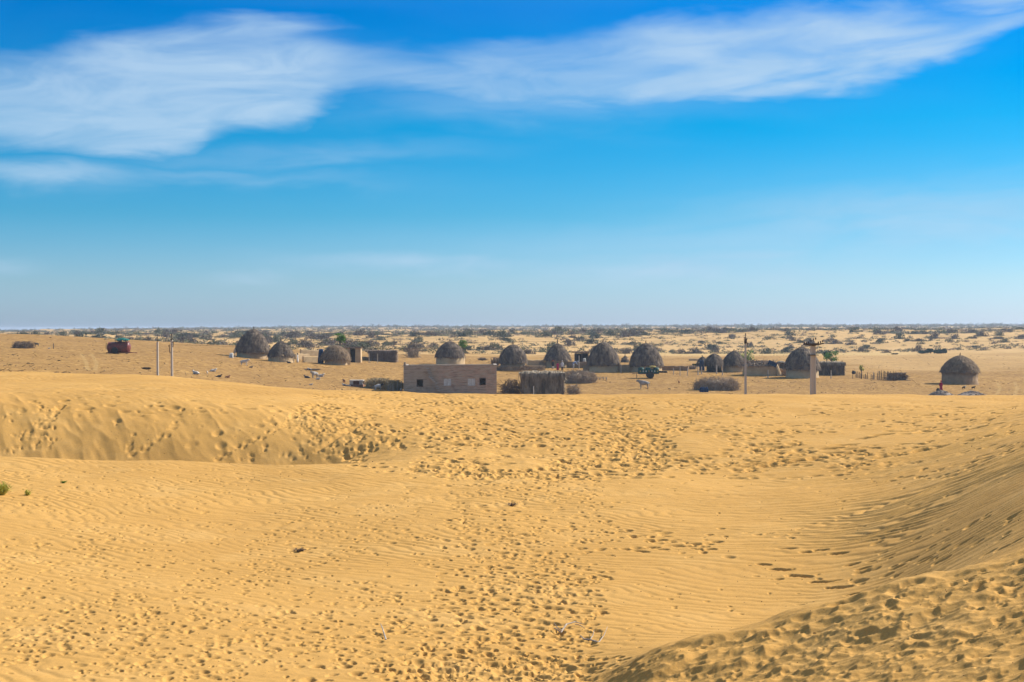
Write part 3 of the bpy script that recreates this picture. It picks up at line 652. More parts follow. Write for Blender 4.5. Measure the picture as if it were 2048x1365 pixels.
def brick_building():
    D = 196.0; s = D / F; c = gd(900, D); x0 = (807 - 1024) * s; x1 = (993 - 1024) * s
    zt = -(731.5 - HZ) * s - c.z; W = x1 - x0; zb = -1.0; cx = (x0 + x1) / 2; c.x = cx; dep = 7.0
    t = thing('brick_building', 'long flat-roofed unplastered brick building with four small square windows', 'building', c, R(1.5))
    mb = brick_mat(); px2x = lambda p: (p - 1024) * s - cx; py2z = lambda p: -(p - HZ) * s - c.z
    wins = [(833, 846, 758.5, 773.5), (887, 902, 757, 771.5), (935, 950, 757, 771.5), (958.5, 971.5, 756, 771)]
    w = MB(); th = .35; L, Rt = -W / 2, W / 2
    def seg(a, b, z0, z1): w.box(((a + b) / 2, th / 2, (z0 + z1) / 2), (b - a, th, z1 - z0))
    cur = L
    for (a, b, ya, yb) in wins:
        a, b = px2x(a), px2x(b); z1, z0 = py2z(ya), py2z(yb)
        seg(cur, a, zb, zt); seg(a, b, zb, z0); seg(a, b, z1, zt); cur = b
    seg(cur, Rt, zb, zt)
    w.box((L + th / 2, dep / 2 + th / 2, (zb + zt) / 2), (th, dep - th, zt - zb)); w.box((Rt - th / 2, dep / 2 + th / 2, (zb + zt) / 2), (th, dep - th, zt - zb))
    w.box((0, dep + th / 2, (zb + zt) / 2), (W, th, zt - zb))
    w.build('wall', mb, t)
    r = MB(); r.box((0, dep / 2 + th / 2, zt - .55), (W - 2 * th, dep - th, .2)); r.build('roof', M['concrete'], t)
    cp = MB(); cp.box((0, th / 2, zt + .045), (W + .12, th + .14, .09)); cp.box((L + th / 2, dep / 2 + .25, zt + .045), (th + .1, dep - .2, .09)); cp.box((Rt - th / 2, dep / 2 + .25, zt + .045), (th + .1, dep - .2, .09)); cp.build('coping', M['coping'], t)
    ch = MB(); ch.box((L + .16, .2, zt + .3), (.30, .30, .45)); ch.build('corner_pier', mb, t)
    for i, (a, b, ya, yb) in enumerate(wins):
        a, b = px2x(a), px2x(b); z1, z0 = py2z(ya), py2z(yb); cxx = (a + b) / 2; wd = b - a; ht = z1 - z0
        if i in (1, 2):
            q = MB(); q.box((cxx, .16, (z0 + z1) / 2), (wd - .02, .12, ht - .02)); o = q.build('window', M['white'], t); o['label'] = 'window opening filled with pale board'
            fr = MB(); fr.box((cxx, .10, (z0 + z1) / 2), (.05, .05, ht - .04)); fr.build('glazing_bar', M['concrete'], o)
        else:
            q = MB(); ft = .07
            q.box((a + ft / 2, .12, (z0 + z1) / 2), (ft, .16, ht - .02)); q.box((b - ft / 2, .12, (z0 + z1) / 2), (ft, .16, ht - .02)); q.box((cxx, .12, z1 - ft / 2 - .01), (wd - 2 * ft, .16, ft)); q.box((cxx, .12, z0 + ft / 2 + .01), (wd - 2 * ft, .16, ft))
            o = q.build('window', M['wood'], t); o['label'] = 'open dark window with a wooden frame'
            for kk in range(4):
                bq = MB(); bq.tube([(a + wd * (kk + 1) / 5, .14, z0 + .05), (a + wd * (kk + 1) / 5, .14, z1 - .05)], .012, 5); bq.build('bar', M['steel'], o)
    # projecting stone treads climbing the front to the roof
    st = MB(); xa, za = px2x(877), py2z(781); xb, zb2 = px2x(855), py2z(737); n = 11
    for i in range(n):
        f = i / (n - 1); st.box((xa + (xb - xa) * f, -.25, za + (zb2 - za) * f), (.42, .496, .09))
    st.build('stair_tread', M['concrete'], t)
    # door in the right end wall
    d = MB(); d.box((Rt + .01, 3.0, .95), (.06, 1.0, 1.95)); d.build('door', M['wood'], t)
    pl = MB(); pl.box((0, 0, 0), (1.6, .05, .2), ry=R(43)); pl.box((.1, -.06, -.12), (1.2, .05, .1), ry=R(43))
    po = pl.build('plank', M['palewood']); po.location = (c.x + px2x(865.5), c.y - .56, c.z + py2z(760)); po.location.z += 0
    tag(po, 'pale broken plank leaning across the stone steps of the brick building', 'plank')
    return t


brick_building()

# ------------------------------------------------------------------ straw and stick sheds, brushwood, walls
def shed(px, by, w, top, dep, label, seed, D=None, walls='straw_grey', roofm='straw_grey', thick=.30, rag=1.0, openf=0.0, rz=0.0, name='thatched_shed', posts=2, cat='shed'):
    rng = random.Random(seed); p = gp(px, by) if D is None else gd(px, D); s = p.y / F
    W = w * s; Ht = -(top - HZ) * s - p.z
    t = thing(name, label, cat, p, rz)
    # inner dark mass is real stacked straw; strands hang all round
    b = MB(); nx, nz = max(6, int(W / .35)), max(3, int(Ht / .35))
    def pt_(x, y, z, j=.10): return (x + rng.uniform(-j, j), y + rng.uniform(-j, j), z + rng.uniform(-j, j) * .6)
    hw, hd = W / 2 * .94, dep / 2 * .92
    def face(fx):
        vs = [fx(i / nx, k / nz) for k in range(nz + 1) for i in range(nx + 1)]
        b.add(vs, [(k * (nx + 1) + i, k * (nx + 1) + i + 1, (k + 1) * (nx + 1) + i + 1, (k + 1) * (nx + 1) + i) for k in range(nz) for i in range(nx)])
    face(lambda u_, v_: pt_(-hw + 2 * hw * u_, -hd, -.3 + (Ht - thick + .3) * v_)); face(lambda u_, v_: pt_(hw - 2 * hw * u_, hd, -.3 + (Ht - thick + .3) * v_))
    face(lambda u_, v_: pt_(hw, -hd + 2 * hd * u_, -.3 + (Ht - thick + .3) * v_)); face(lambda u_, v_: pt_(-hw, hd - 2 * hd * u_, -.3 + (Ht - thick + .3) * v_))
    for _ in range(int(W * 70)):
        side = rng.random(); z = rng.uniform(.1, Ht - thick)
        if side < .6: q = Vector((rng.uniform(-hw, hw), -hd - .06, z)); e = Vector((0, -1, 0))
        else: q = Vector((rng.choice((-1, 1)) * (hw + .05), rng.uniform(-hd, hd), z)); e = Vector((q.x, 0, 0)).normalized()
        L = rng.uniform(.4, 1.1); L = min(L, z + .15)
        b.blade(q, e * rng.uniform(0, .28) + Vector((rng.uniform(-.25, .25), 0, -L)), rng.uniform(.04, .10), up=e, tip=.4)
    for _ in range(int(W * 16)):
        xx = rng.uniform(-hw, hw) if rng.random() < .75 else rng.choice((-1, 1)) * hw; yy = -hd - rng.uniform(.02, .14) if abs(xx) < hw else rng.uniform(-hd, hd); tz = Ht + rng.uniform(-thick * 1.5, .12 + .12 * rag)
        b.tube([(xx, yy, -.2), (xx + rng.uniform(-.2, .2), yy - rng.uniform(0, .1), tz)], [rng.uniform(.02, .05), .02], 4, cap=False)
    for _ in range(int(90 * rag)):
        z = rng.uniform(.3, Ht); q = Vector((hw + .05, rng.uniform(-hd, hd * .4), z)); b.blade(q, Vector((rng.uniform(.1, .7), rng.uniform(-.4, .1), -rng.uniform(.3, .9))), .08, tip=.3)
    b.build('wall', M[walls], t)
    r = MB(); nx2, ny2 = max(8, int(W / .3)), 8; vs = []
    for k in range(ny2 + 1):
        for i in range(nx2 + 1):
            u_, v_ = i / nx2, k / ny2; ex = min(u_, 1 - u_) * W; ey = min(v_, 1 - v_) * dep; ed = min(ex, ey, .8) / .8
            vs.append(((u_ - .5) * W * 1.04 + rng.uniform(-.08, .08), (v_ - .5) * dep * 1.06 + rng.uniform(-.08, .08), Ht - thick + thick * (.55 + .5 * ed) + rng.uniform(-.10, .10) * rag))
    m_ = nx2 + 1; r.add(vs, [(k * m_ + i, k * m_ + i + 1, (k + 1) * m_ + i + 1, (k + 1) * m_ + i) for k in range(ny2) for i in range(nx2)])
    r.box((0, 0, Ht - thick * .75), (W * 1.0, dep * 1.0, thick * .5))
    for _ in range(int(W * 75)):
        if rng.random() < .65: q = Vector((rng.uniform(-.51, .51) * W, -dep * .52, Ht - thick * .3)); e = Vector((rng.uniform(-.3, .3), -1, 0))
        else: q = Vector((rng.choice((-1, 1)) * W * .515, rng.uniform(-.5, .5) * dep, Ht - thick * .3)); e = Vector((q.x, rng.uniform(-.3, .3), 0)).normalized()
        r.blade(q, e * rng.uniform(.05, .25) + Vector((0, 0, -rng.uniform(.2, .75) * rag)), rng.uniform(.05, .13), up=e, tip=.3)
    for _ in range(int(W * 40)):
        q = Vector((rng.uniform(-.48, .48) * W, rng.uniform(-.48, .48) * dep, Ht - .05)); a = rng.uniform(0, 6.28)
        r.blade(q, (.5 * math.cos(a), .5 * math.sin(a), rng.uniform(-.05, .22 * rag)), .07)
    r.build('roof', M[roofm], t)
    for i in range(posts):
        pb = MB(); xx = (-.46 + .92 * i / max(1, posts - 1)) * W; pb.tube([(xx, -hd - .16, -.3), (xx + rng.uniform(-.1, .1), -hd - .16, Ht - thick * .4)], [.06, .045], 6); pb.build('post', M['wood'], t)
    return t


shed(1084, 786, 88, 744, 4.2, 'big square thatched shed with shaggy pale straw top, right of the brick building', 21, D=206, thick=.55, rag=1.5, posts=3)
shed(766, 723, 56, 700, 3.5, 'low stick-walled shed between the green-tree hut and the brick building', 22, walls='twig', roofm='twig', thick=.3, posts=3)
shed(1662, 750, 48, 726, 3.5, 'blocky dark thatched shed standing right of the power pole hut', 23, walls='thatch', roofm='straw_grey', thick=.35)


def brush(px, by, w, top, dep, label, seed, D=None, m='twig', n=700, name='brushwood_heap', cat='brushwood', spread=1.0, loc=None, L=.95, th=.015, core=True, group=None):
    rng = random.Random(seed); p = loc or (gp(px, by) if D is None else gd(px, D)); s = p.y / F
    a = w * s / 2; h = -(top - HZ) * s - p.z
    b = MB()
    if core:
        lob = [rng.uniform(.8, 1.1) for _ in range(14)]
        prof = [(.92, -.3), (.90, .12), (.82, .38), (.68, .58), (.45, .72), (.2, .78), (0, .80)]
        vs = []; N = 36
        for r_, z_ in prof:
            for k in range(N):
                an = 2 * math.pi * k / N; u_ = k / N * 14; i = int(u_) % 14; f = u_ - int(u_); q = lob[i] * (1 - f) + lob[(i + 1) % 14] * f
                c_, s_ = math.cos(an), math.sin(an); e_ = .8
                vs.append((a * .9 * r_ * math.copysign(abs(c_) ** e_, c_) * (q * .3 + .7) * rng.uniform(.95, 1.04), dep / 2 * .9 * r_ * math.copysign(abs(s_) ** e_, s_) * q * rng.uniform(.95, 1.04), h * z_ * (q * .6 + .4) * rng.uniform(.9, 1.06)))
        b.add(vs, [(i * N + k, i * N + (k + 1) % N, (i + 1) * N + (k + 1) % N, (i + 1) * N + k) for i in range(len(prof) - 1) for k in range(N)])
    for _ in range(int(n * 1.5)):
        an = rng.uniform(0, 6.28); rr = rng.random() ** .35; x_ = a * rr * math.cos(an); y_ = dep / 2 * rr * math.sin(an); z_ = h * rng.random() * (1 - .5 * rr ** 4)
        d = Vector((rng.gauss(0, 1), rng.gauss(0, .8), rng.gauss(.35, .7) * spread)).normalized() * rng.uniform(.3, 1) * L
        k1 = Vector((x_, y_, max(.03, z_))); k2 = k1 + d * .5 + Vector((rng.gauss(0, .06), rng.gauss(0, .06), rng.gauss(0, .06))); k3 = k1 + d
        for kk in (k2, k3): kk.z = min(max(.02, kk.z), h * 1.12)
        wd = th * rng.uniform(.8, 2.2)
        b.tube([k1, k2, k3], [wd, wd * .8, wd * .4], 3, cap=False)
    o = b.build(name, M[m], None, p)
    return tag(o, label, cat, group)


brush(1158, 766, 70, 742, 5.0, 'long fluffy heap of pale brushwood touching the right side of the front thatched shed', 31, m='twig_pale', n=1500)
brush(1433, 781, 90, 757, 4.5, 'wide heap of grey brushwood with a blue bundle at its foot, alone on open ground', 32, m='twig_pale', n=1900)
brush(1025, 784, 42, 763, 2.5, 'loose tangle of bare branches between the brick building and the front shed', 33, D=207, m='twig', n=260, core=False, L=1.6, th=.025)
brush(1018, 786, 26, 778, 1.6, 'low dark heap of twigs under the loose bare branches', 34, D=206, m='twig', n=200)
brush(46, 697, 38, 681, 3.6, 'rounded grey heap of brushwood alone on the far left rise', 35, m='twig', n=650)
brush(1794, 761, 36, 750, 2.0, 'uprooted tangled stump at the right end of the stick fence', 36, m='twig', n=330, L=1.3, th=.05)
brush(1092, 738, 30, 722, 1.6, 'tall dry reeds piled in the gap left of the pointed hut', 37, D=283, m='twig_pale', n=420, spread=2.4, core=False)
brush(1026, 741, 66, 731, 8.0, 'ring of dry thorn brush round the foot of the squat domed hut', 38, m='twig', n=1200, core=False, L=.9, name='thorn_fence', cat='fence')
brush(1072, 741, 36, 732, 2.4, 'sparse thorn branches scattered between the squat hut and the pointed hut', 39, m='twig_pale', n=420, core=False, L=.9, name='thorn_fence', cat='fence')
brush(758, 778, 52, 758, 2.6, 'soft golden haystack beside the small brick trough', 40, D=203, m='straw', n=900, name='haystack', cat='haystack', th=.03)
brush(790, 779, 30, 762, 1.8, 'clumpy straw heap behind the pen posts left of the brick building', 41, D=201, m='straw', n=500, name='haystack', cat='haystack', th=.03)
brush(1146, 787, 24, 771, 1.4, 'small pale tuft of dry twigs in front of the long brushwood heap', 42, D=205, m='twig_pale', n=330, core=False, L=.9)
brush(826, 716, 22, 698, 1.5, 'clump of dry upright stalks behind the stick-walled shed', 43, m='twig_pale', n=150, core=False, spread=4, L=2.2, th=.03)
brush(624, 741, 30, 737, 1.2, 'thin scatter of twigs on the ground below the mud walls', 44, m='twig', n=200, core=False, L=.8)
brush(991, 731, 14, 717, 1.3, 'small bundle of sticks behind the right corner of the brick building', 45, D=285, m='twig', n=120, core=False, spread=3, L=1.4, th=.035)
brush(1385, 739, 16, 733, 1.2, 'low dry bush at the right end of the mud wall', 46, m='twig_pale', n=200, L=.6)
brush(965, 721, 18, 716, 1.2, 'low dark heap of branches on the slope right of the hut behind the brick building', 47, m='twig', n=150, L=.7)
brush(293, 739, 15, 733, 1.2, 'small dark stack of dung cakes and twigs left of the thin poles', 48, m='stone', n=120, L=.4)


def wall(px0, py0, px1, py1, h, label, th=.35, m='mud', seed=1, name='mud_wall'):
    rng = random.Random(seed); a = gp(px0, py0); b = gp(px1, py1); c = (a + b) / 2; d = b - a; L = math.hypot(d.x, d.y)
    if abs(d.y) > L * .8:       # keep the wall from running wild where the ground is seen at a grazing angle
        b = gd(px1, a.y + math.copysign(min(abs(d.y), 3), d.y)); c = (a + b) / 2; d = b - a; L = math.hypot(d.x, d.y)
    mb = MB(); n = max(4, int(L / .6)); vs = []
    for i in range(n + 1):
        f = i / n; p = a.lerp(b, f) - c; gz = Hs(a.x + d.x * f, a.y + d.y * f) - c.z; nr = Vector((-d.y, d.x, 0)).normalized() * th / 2
        hh = h * (1 + rng.uniform(-.09, .07)); j = rng.uniform(-.03, .03)
        for o_, z_ in ((-1.25, -.3), (-1, hh - .08), (-.4, hh + j), (.4, hh), (1, hh - .08), (1.25, -.3)): vs.append((p.x + nr.x * o_, p.y + nr.y * o_, gz + z_))
    mb.add(vs, [(i * 6 + k, i * 6 + k + 1, (i + 1) * 6 + k + 1, (i + 1) * 6 + k) for i in range(n) for k in range(5)] + [tuple(range(6))[::-1], tuple(n * 6 + k for k in range(6))])
    o = mb.build(name, M[m], None, c, smooth=False); return tag(o, label, 'wall')


wall(590, 719, 618, 719, 1.1, 'low rounded mud wall right of the small steep hut')
wall(601, 711, 640, 711, 1.2, 'farther mud courtyard wall left of the blue-clothed hut', seed=2)
wall(606, 725, 640, 725, 1.15, 'nearer mud wall reaching the foot of the blue-clothed hut', seed=3)
wall(668, 729, 700, 730, 1.0, 'broken mud wall with a crumbled sunlit end below the flat-topped hut', seed=4)
wall(697, 720, 740, 721, .7, 'low pale mud wall running from the doorway tower to the stick-walled shed', seed=5)
wall(1054, 731, 1088, 731, 1.1, 'short mud wall between the squat hut and the pointed hut', seed=6)
wall(1134, 736, 1178, 740, 1.3, 'brown mud wall in front of the dark lean-to', m='mud_brown', seed=7)
wall(1166, 743, 1262, 744, 1.35, 'long mud wall running along the feet of the two big domed huts', m='mud_brown', seed=8)
wall(1325, 741, 1377, 742, .9, 'low brown mud wall stretching right from the green cart', m='mud_brown', seed=9)
wall(1545, 750, 1578, 753, 1.2, 'dark mud wall joining the cluttered-roof house to the tall domed hut', m='mud_brown', seed=10)
wall(1378, 722, 1402, 722, .5, 'short distant mud wall left of the blue-draped hut', seed=11)


def mud_house():
    p = gp(1518, 751); s = p.y / F; W = 60 * s; dep = 4; Hh = -(733 - HZ) * s - p.z; rng = random.Random(50)
    t = thing('mud_house', 'long low mud house with a roof heaped with dark branches and cloths', 'house', p)
    b = MB(); b.box((0, 0, Hh / 2 - .2), (W, dep, Hh + .4), taper=.96); b.build('wall', M['mud'], t)
    r = MB(); vs = []; nx, ny = 24, 8; hh = 9 * s
    for k in range(ny + 1):
        for i in range(nx + 1):
            ed = min(min(i, nx - i) / 3, min(k, ny - k) / 1.5, 1); vs.append(((i / nx - .5) * W * 1.08, (k / ny - .5) * dep * 1.1, Hh - .12 + hh * ed * rng.uniform(.55, 1.1)))
    r.add(vs, [(k * (nx + 1) + i, k * (nx + 1) + i + 1, (k + 1) * (nx + 1) + i + 1, (k + 1) * (nx + 1) + i) for k in range(ny) for i in range(nx)])
    for _ in range(500):
        q = Vector((rng.uniform(-.53, .53) * W, rng.uniform(-.55, .55) * dep, Hh + rng.uniform(0, hh)))
        r.tube([q, q + Vector((rng.gauss(0, .4), rng.gauss(0, .4), rng.gauss(0, .25)))], [.05, .03], 4)
    r.build('roof', M['twig'], t)
    c = MB(); c.box((W * .38, -dep * .5, Hh + .35), (1.6, .3, .8), ry=.4); c.build('cloth', M['blue'], t)
    s2 = MB(); s2.tube([(W * .5, -dep * .3, Hh), (W * .56, -dep * .4, Hh * .5), (W * .62, -dep * .45, -.2)], [.5, .45, .6], 8); o = s2.build('buttress', M['mud'], t)


mud_house()


def small_store(px, by, w, top, label, seed, m='mud_brown'):
    p = gp(px, by); s = p.y / F; W = w * s; h = -(top - HZ) * s - p.z; rng = random.Random(seed)
    t = thing('store_hut', label, 'hut', p)
    b = MB(); b.box((-W * .38, 0, h * .35), (W * .24, 2, h * .9)); b.box((W * .38, 0, h * .35), (W * .24, 2, h * .9)); b.box((0, .9, h * .35), (W * .52, .2, h * .9)); b.build('wall', M[m], t)
    r = MB(); r.lathe([(W * .55, 0), (W * .56, h * .1), (W * .45, h * .2), (W * .2, h * .27), (0, h * .28)], 16, c=(0, 0, h * .78), jit=.08, rng=rng); r.build('roof', M['straw_grey'], t)


small_store(1562, 741, 16, 725, 'small pale store with a rounded straw top left of the tall domed hut', 51)


def leanto():
    p = gd(1163, 292); s = p.y / F; W = 26 * s; h = -(706 - HZ) * s - p.z; rng = random.Random(52)
    t = thing('open_shelter', 'dark open-fronted lean-to between the pointed hut and the tall bulging hut', 'shelter', p)
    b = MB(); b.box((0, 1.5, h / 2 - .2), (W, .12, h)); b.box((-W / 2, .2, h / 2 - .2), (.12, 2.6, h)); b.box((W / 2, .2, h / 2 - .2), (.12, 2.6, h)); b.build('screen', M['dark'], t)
    r = MB(); r.box((0, 0, h), (W * 1.06, 3.6, .18), ry=.02)
    for _ in range(160): q = Vector((rng.uniform(-.55, .55) * W, rng.uniform(-1.9, 1.7), h + .1)); r.tube([q, q + Vector((rng.gauss(0, .5), rng.gauss(0, .4), rng.gauss(0, .16)))], .04, 3)
    r.build('roof', M['twig'], t)
    for x_ in (-.46, 0, .46):
        q = MB(); q.tube([(x_ * W, -1.5, -.3), (x_ * W, -1.5, h)], .07, 6); q.build('post', M['wood'], t)


leanto()


def tower():
    p = gd(709, 271); s = p.y / F; h = -(695.5 - HZ) * s - p.z
    t = thing('mud_tower', 'plastered mud room with a tall dark doorway right of the flat-topped hut', 'house', p)
    b = MB(); W = 27 * s
    b.box((W * .30, 0, h / 2 - .2), (W * .42, 2.4, h + .4), taper=.93); b.box((-W * .40, 0, h / 2 - .2), (W * .22, 2.4, h + .4), taper=.95); b.box((-W * .1, .9, h / 2 - .1), (W * .45, .3, h))
    b.build('wall', M['mud'], t)
    d = MB(); d.box((-W * .1, -.1, h * .44), (W * .36, .1, h * .88)); d.build('door', M['dark'], t)  # near-black sheet, the shade inside the open doorway put in as colour
    r = MB(); rng = random.Random(3); r.box((0, 0, h + .06), (W * 1.1, 2.6, .14))
    for _ in range(70): q = Vector((rng.uniform(-.55, .55) * W, rng.uniform(-1.3, 1.2), h + .15)); r.tube([q, q + Vector((rng.gauss(0, .4), rng.gauss(0, .3), rng.gauss(0.05, .12)))], .04, 3)
    r.build('roof', M['twig'], t)


tower()


def cloth(px, by, w, top, label, m, D=None, seed=1, dep=.5, name='hanging_cloth', cat='cloth'):
    p = gp(px, by) if D is None else gd(px, D); s = p.y / F; W = w * s; h = max(.4, -(top - HZ) * s - p.z); rng = random.Random(seed); b = MB(); nx, nz = 10, 8; vs = []
    if name == 'bundle':
        for q in range(4): b.lathe([(.01, -.1), (W * .26, 0), (W * .28, h * .45), (W * .17, h * .85), (0, h * rng.uniform(.8, 1))], 12, c=((q - 1.5) * W * .24, rng.uniform(-.2, .2), 0), jit=.12, rng=rng, sy=.8)
        return tag(b.build(name, M[m], None, p), label, cat)
    for k in range(nz + 1):
        for i in range(nx + 1):
            f = k / nz; vs.append(((i / nx - .5) * W * (1 - .35 * f), dep * f + .14 * math.sin(i * 1.9 + f * 2) * (1 - .3 * f) + rng.uniform(-.03, .03), h * math.sin(f * math.pi / 2) - .05))
    o_ = len(vs); vs += [(x, y + .05, z) for x, y, z in vs]; m_ = nx + 1
    fs = [(k * m_ + i, k * m_ + i + 1, (k + 1) * m_ + i + 1, (k + 1) * m_ + i) for k in range(nz) for i in range(nx)]
    fs += [tuple(o_ + q for q in f[::-1]) for f in fs]; b.add(vs, fs)
    return tag(b.build(name, M[m], None, p), label, cat)


cloth(641, 722, 12, 697, 'deep blue tarpaulin hanging over the left flank of the flat-topped hut', 'blue', D=256, seed=4, dep=.9)
cloth(1404, 741, 11, 722, 'blue sheet hanging at the front of the low hut behind the open-sided hut', 'blue', D=268, seed=5)
cloth(1408, 781, 14, 775, 'dark blue bundle lying at the left foot of the lone brushwood heap', 'blue', D=213, seed=6, dep=.3, name='bundle', cat='bundle')
cloth(462, 716, 9, 704, 'white and teal rags hung on the left side of the largest left hut', 'white', seed=7)
cloth(1326, 746, 14, 743, 'dark bundle of baggage on the ground right of the green cart', 'dark', seed=8, dep=.8, name='bundle', cat='bundle')
cloth(1169, 726, 7, 717, 'white cloth hanging inside the dark lean-to', 'white', D=288, seed=9)
cloth(493, 716, 12, 712, 'dark sacking on the ground before the largest left hut', 'dark', D=256, seed=10, dep=.6, name='bundle', cat='bundle')


def trough():
    p = gd(713, 204); s = p.y / F; W = 27 * s; z = lambda py: -(py - HZ) * s - p.z
    t = thing('brick_trough', 'small square brick pen with a dark opening under a stone lid, beside the haystack', 'pen', p)
    zt = z(761); b = MB(); zm = z(768)
    b.box((0, -.6, (zm - .8) / 2), (W, .25, zm + .8)); b.box((-W / 2 + .12, .3, (zm - .8) / 2), (.25, 1.6, zm + .8)); b.box((W / 2 - .12, .3, (zm - .8) / 2), (.25, 1.6, zm + .8)); b.box((0, 1.2, (zt - .8) / 2), (W, .25, zt + .8)); b.build('wall', M['brick'], t)
    for x_ in (-.36, .36): c = MB(); c.box((W * x_, -.55, (zm + zt) / 2), (W * .26, .3, zt - zm)); c.build('pillar', M['concrete'], t)
    l = MB(); l.box((0, .3, zt + .05), (W * 1.03, 2.1, .12)); l.build('lid', M['concrete'], t)
trough()

# rubble heaps
def rubble(px, by, w, top, label, seed, D=None):
    p = gp(px, by) if D is None else gd(px, D); s = p.y / F; a = w * s / 2; h = -(top - HZ) * s - p.z; rng = random.Random(seed); b = MB()
    prof = [(1, -.2), (.93, .12), (.78, .42), (.55, .78), (.30, .95), (0, .97)]
    b.lathe([(a * r_, h * z_ * rng.uniform(.8, 1.0)) for r_, z_ in prof], 28, jit=.22, rng=rng, sy=.6, fn=lambda w_, z_: 1 + .22 * math.sin(2 * w_ + seed) + .12 * math.sin(5 * w_))
    for _ in range(420):
        r_ = 1.15 * rng.random() ** .6; an = rng.uniform(0, 6.28); q = (a * r_ * math.cos(an), a * .6 * r_ * math.sin(an), max(.02, h * (1 - r_ ** 1.6) * .98 + .04)); d = rng.uniform(.08, .26)
        b.box(q, (d, d * rng.uniform(.6, 1), d * .7), rz=rng.uniform(0, 3), ry=rng.uniform(-.5, .5))
    tag(b.build('rubble_heap', M['gravel'], None, p), label, 'rubble')


rubble(1882, 794, 54, 785.5, 'pale rubble heap nearest the woman in magenta', 61, D=203)
rubble(1943, 796, 66, 786.5, 'broad pale rubble heap below the two goats by the lone hut', 62, D=202)

# ------------------------------------------------------------------ posts, poles, wires
def post(px, by, top, label, w=.10, m='palewood', lean=0.0, group='fence posts about the village', D=None, name='fence_post'):
    p = gp(px, by) if D is None else gd(px, D); s = p.y / F; h = max(.5, -(top - HZ) * s - p.z)
    b = MB(); b.tube([(0, 0, -.3), (lean * .5 * h, 0, h * .5), (lean * h, 0, h)], [w, w * .9, w * .75], 6)
    tag(b.build(name, M[m], None, p), label, 'post', group)


for q in [(1198, 744, 718, 'thin pale post in front of the middle of the tall bulging hut'), (1219, 745, 722, 'pale post before the right edge of the tall bulging hut'), (1242, 746, 730, 'pale post below the tiny dark hut'),
          (1264, 743, 724, 'curved grey post at the left edge of the broad domed hut'), (1158, 740, 712, 'thin post at the front of the dark lean-to'),
          (1396, 751, 734, 'leftmost of the thin posts before the blue-draped hut'), (1403, 749, 735, 'short post below the blue sheet'), (1419, 744, 731, 'stout post under the left rim of the open-sided hut', .16),
          (1426, 744, 730, 'stout post in the middle of the open-sided hut', .16), (1433, 748, 732, 'bright post at the right rim of the open-sided hut', .14), (1445, 751, 735, 'pale post left of the wall of the pointed hut'),
          (1536, 757, 742, 'thin post in front of the right half of the cluttered-roof house'), (1577, 756, 742, 'pale post before the left half of the tall domed hut', .13), (1662, 758, 743, 'small post with a crossbar in front of the blocky shed'),
          (1747, 759, 747, 'thin pale post in the middle of the stick fence line', .07), (1347, 750, 737, 'short post before the mud wall right of the cart', .07), (1360, 752, 733, 'tall crooked post before the mud wall right of the cart', .07),
          (1375, 752, 738, 'last thin post where the mud wall right of the cart ends', .07), (560, 726, 714, 'thin dark post before the small steep hut', .05, 'wood'), (543, 723, 707, 'thin pale post at the joint of the two left huts', .05),
          (470, 717, 696, 'forked branch propped on the left flank of the largest left hut', .06), (738, 726, 706, 'post at the left corner of the stick-walled shed', .08), (755, 726, 707, 'post before the middle of the stick-walled shed', .08),
          (107, 698, 684, 'short brown post standing alone right of the far left brushwood heap', .09, 'wood'),
          ]:
    post(q[0], q[1], q[2], q[3], *(q[4:6]))
for i, (x_, t_) in enumerate([(776, 768), (780, 765), (784, 768), (787, 766), (795, 764), (802, 762)]):
    post(x_, 780, t_, ['first', 'second', 'third', 'fourth', 'fifth', 'sixth'][i] + ' from the left of the pen posts beside the brick building', .055, 'palewood', D=199, group='pen posts by the brick building')
post(1067, 786, 773, 'white pipe with a tap in front of the big square shed', .05, 'white', D=200, name='standpipe')
for i, (x_, y_) in enumerate([(1196, 744), (1204, 746), (1213, 747), (1178, 787), (1137, 787)]): pass


def stick_fence():
    a, b = gp(1712, 756), gp(1792, 763); c = (a + b) / 2; d = b - a; rng = random.Random(70)
    t = thing('stick_fence', 'broken row of uneven upright sticks left of the uprooted stump', 'fence', c)
    for i in range(40):
        f = i / 39; 
        if i in (6, 7, 13, 14, 19, 20): continue
        p = a + d * f - c; gz = Hs(a.x + d.x * f, a.y + d.y * f) - c.z; h = (.7 + .5 * rng.random()) * (1.0 if f < .45 else 1.5)
        m = MB(); m.tube([(p.x, p.y, gz - .2), (p.x + rng.uniform(-.1, .1), p.y, gz + h)], [.06, .04], 5); m.build('stake', M['wood'], t)


stick_fence()


def dark_can():
    p = gp(1705, 758); s = p.y / F
    t = thing('scarecrow_post', 'thin stick with a black pot hung on it, left of the stick fence', 'post', p)
    b = MB(); b.tube([(0, 0, -.2), (0, 0, 1.6)], .04, 6); b.build('post', M['wood'], t)
    b = MB(); b.lathe([(0.02, 0), (.28, .06), (.36, .28), (.30, .5), (.16, .56), (.2, .64)], 14, c=(.2, 0, .8)); b.build('pot', M['rubber'], t, smooth=True)


dark_can()


def insulator(mb, p, s=1.0):
    mb.lathe([(.02 * s, 0), (.02 * s, .06 * s), (.06 * s, .07 * s), (.07 * s, .10 * s), (.04 * s, .13 * s), (.055 * s, .16 * s), (.03 * s, .21 * s), (0, .22 * s)], 8, c=p)


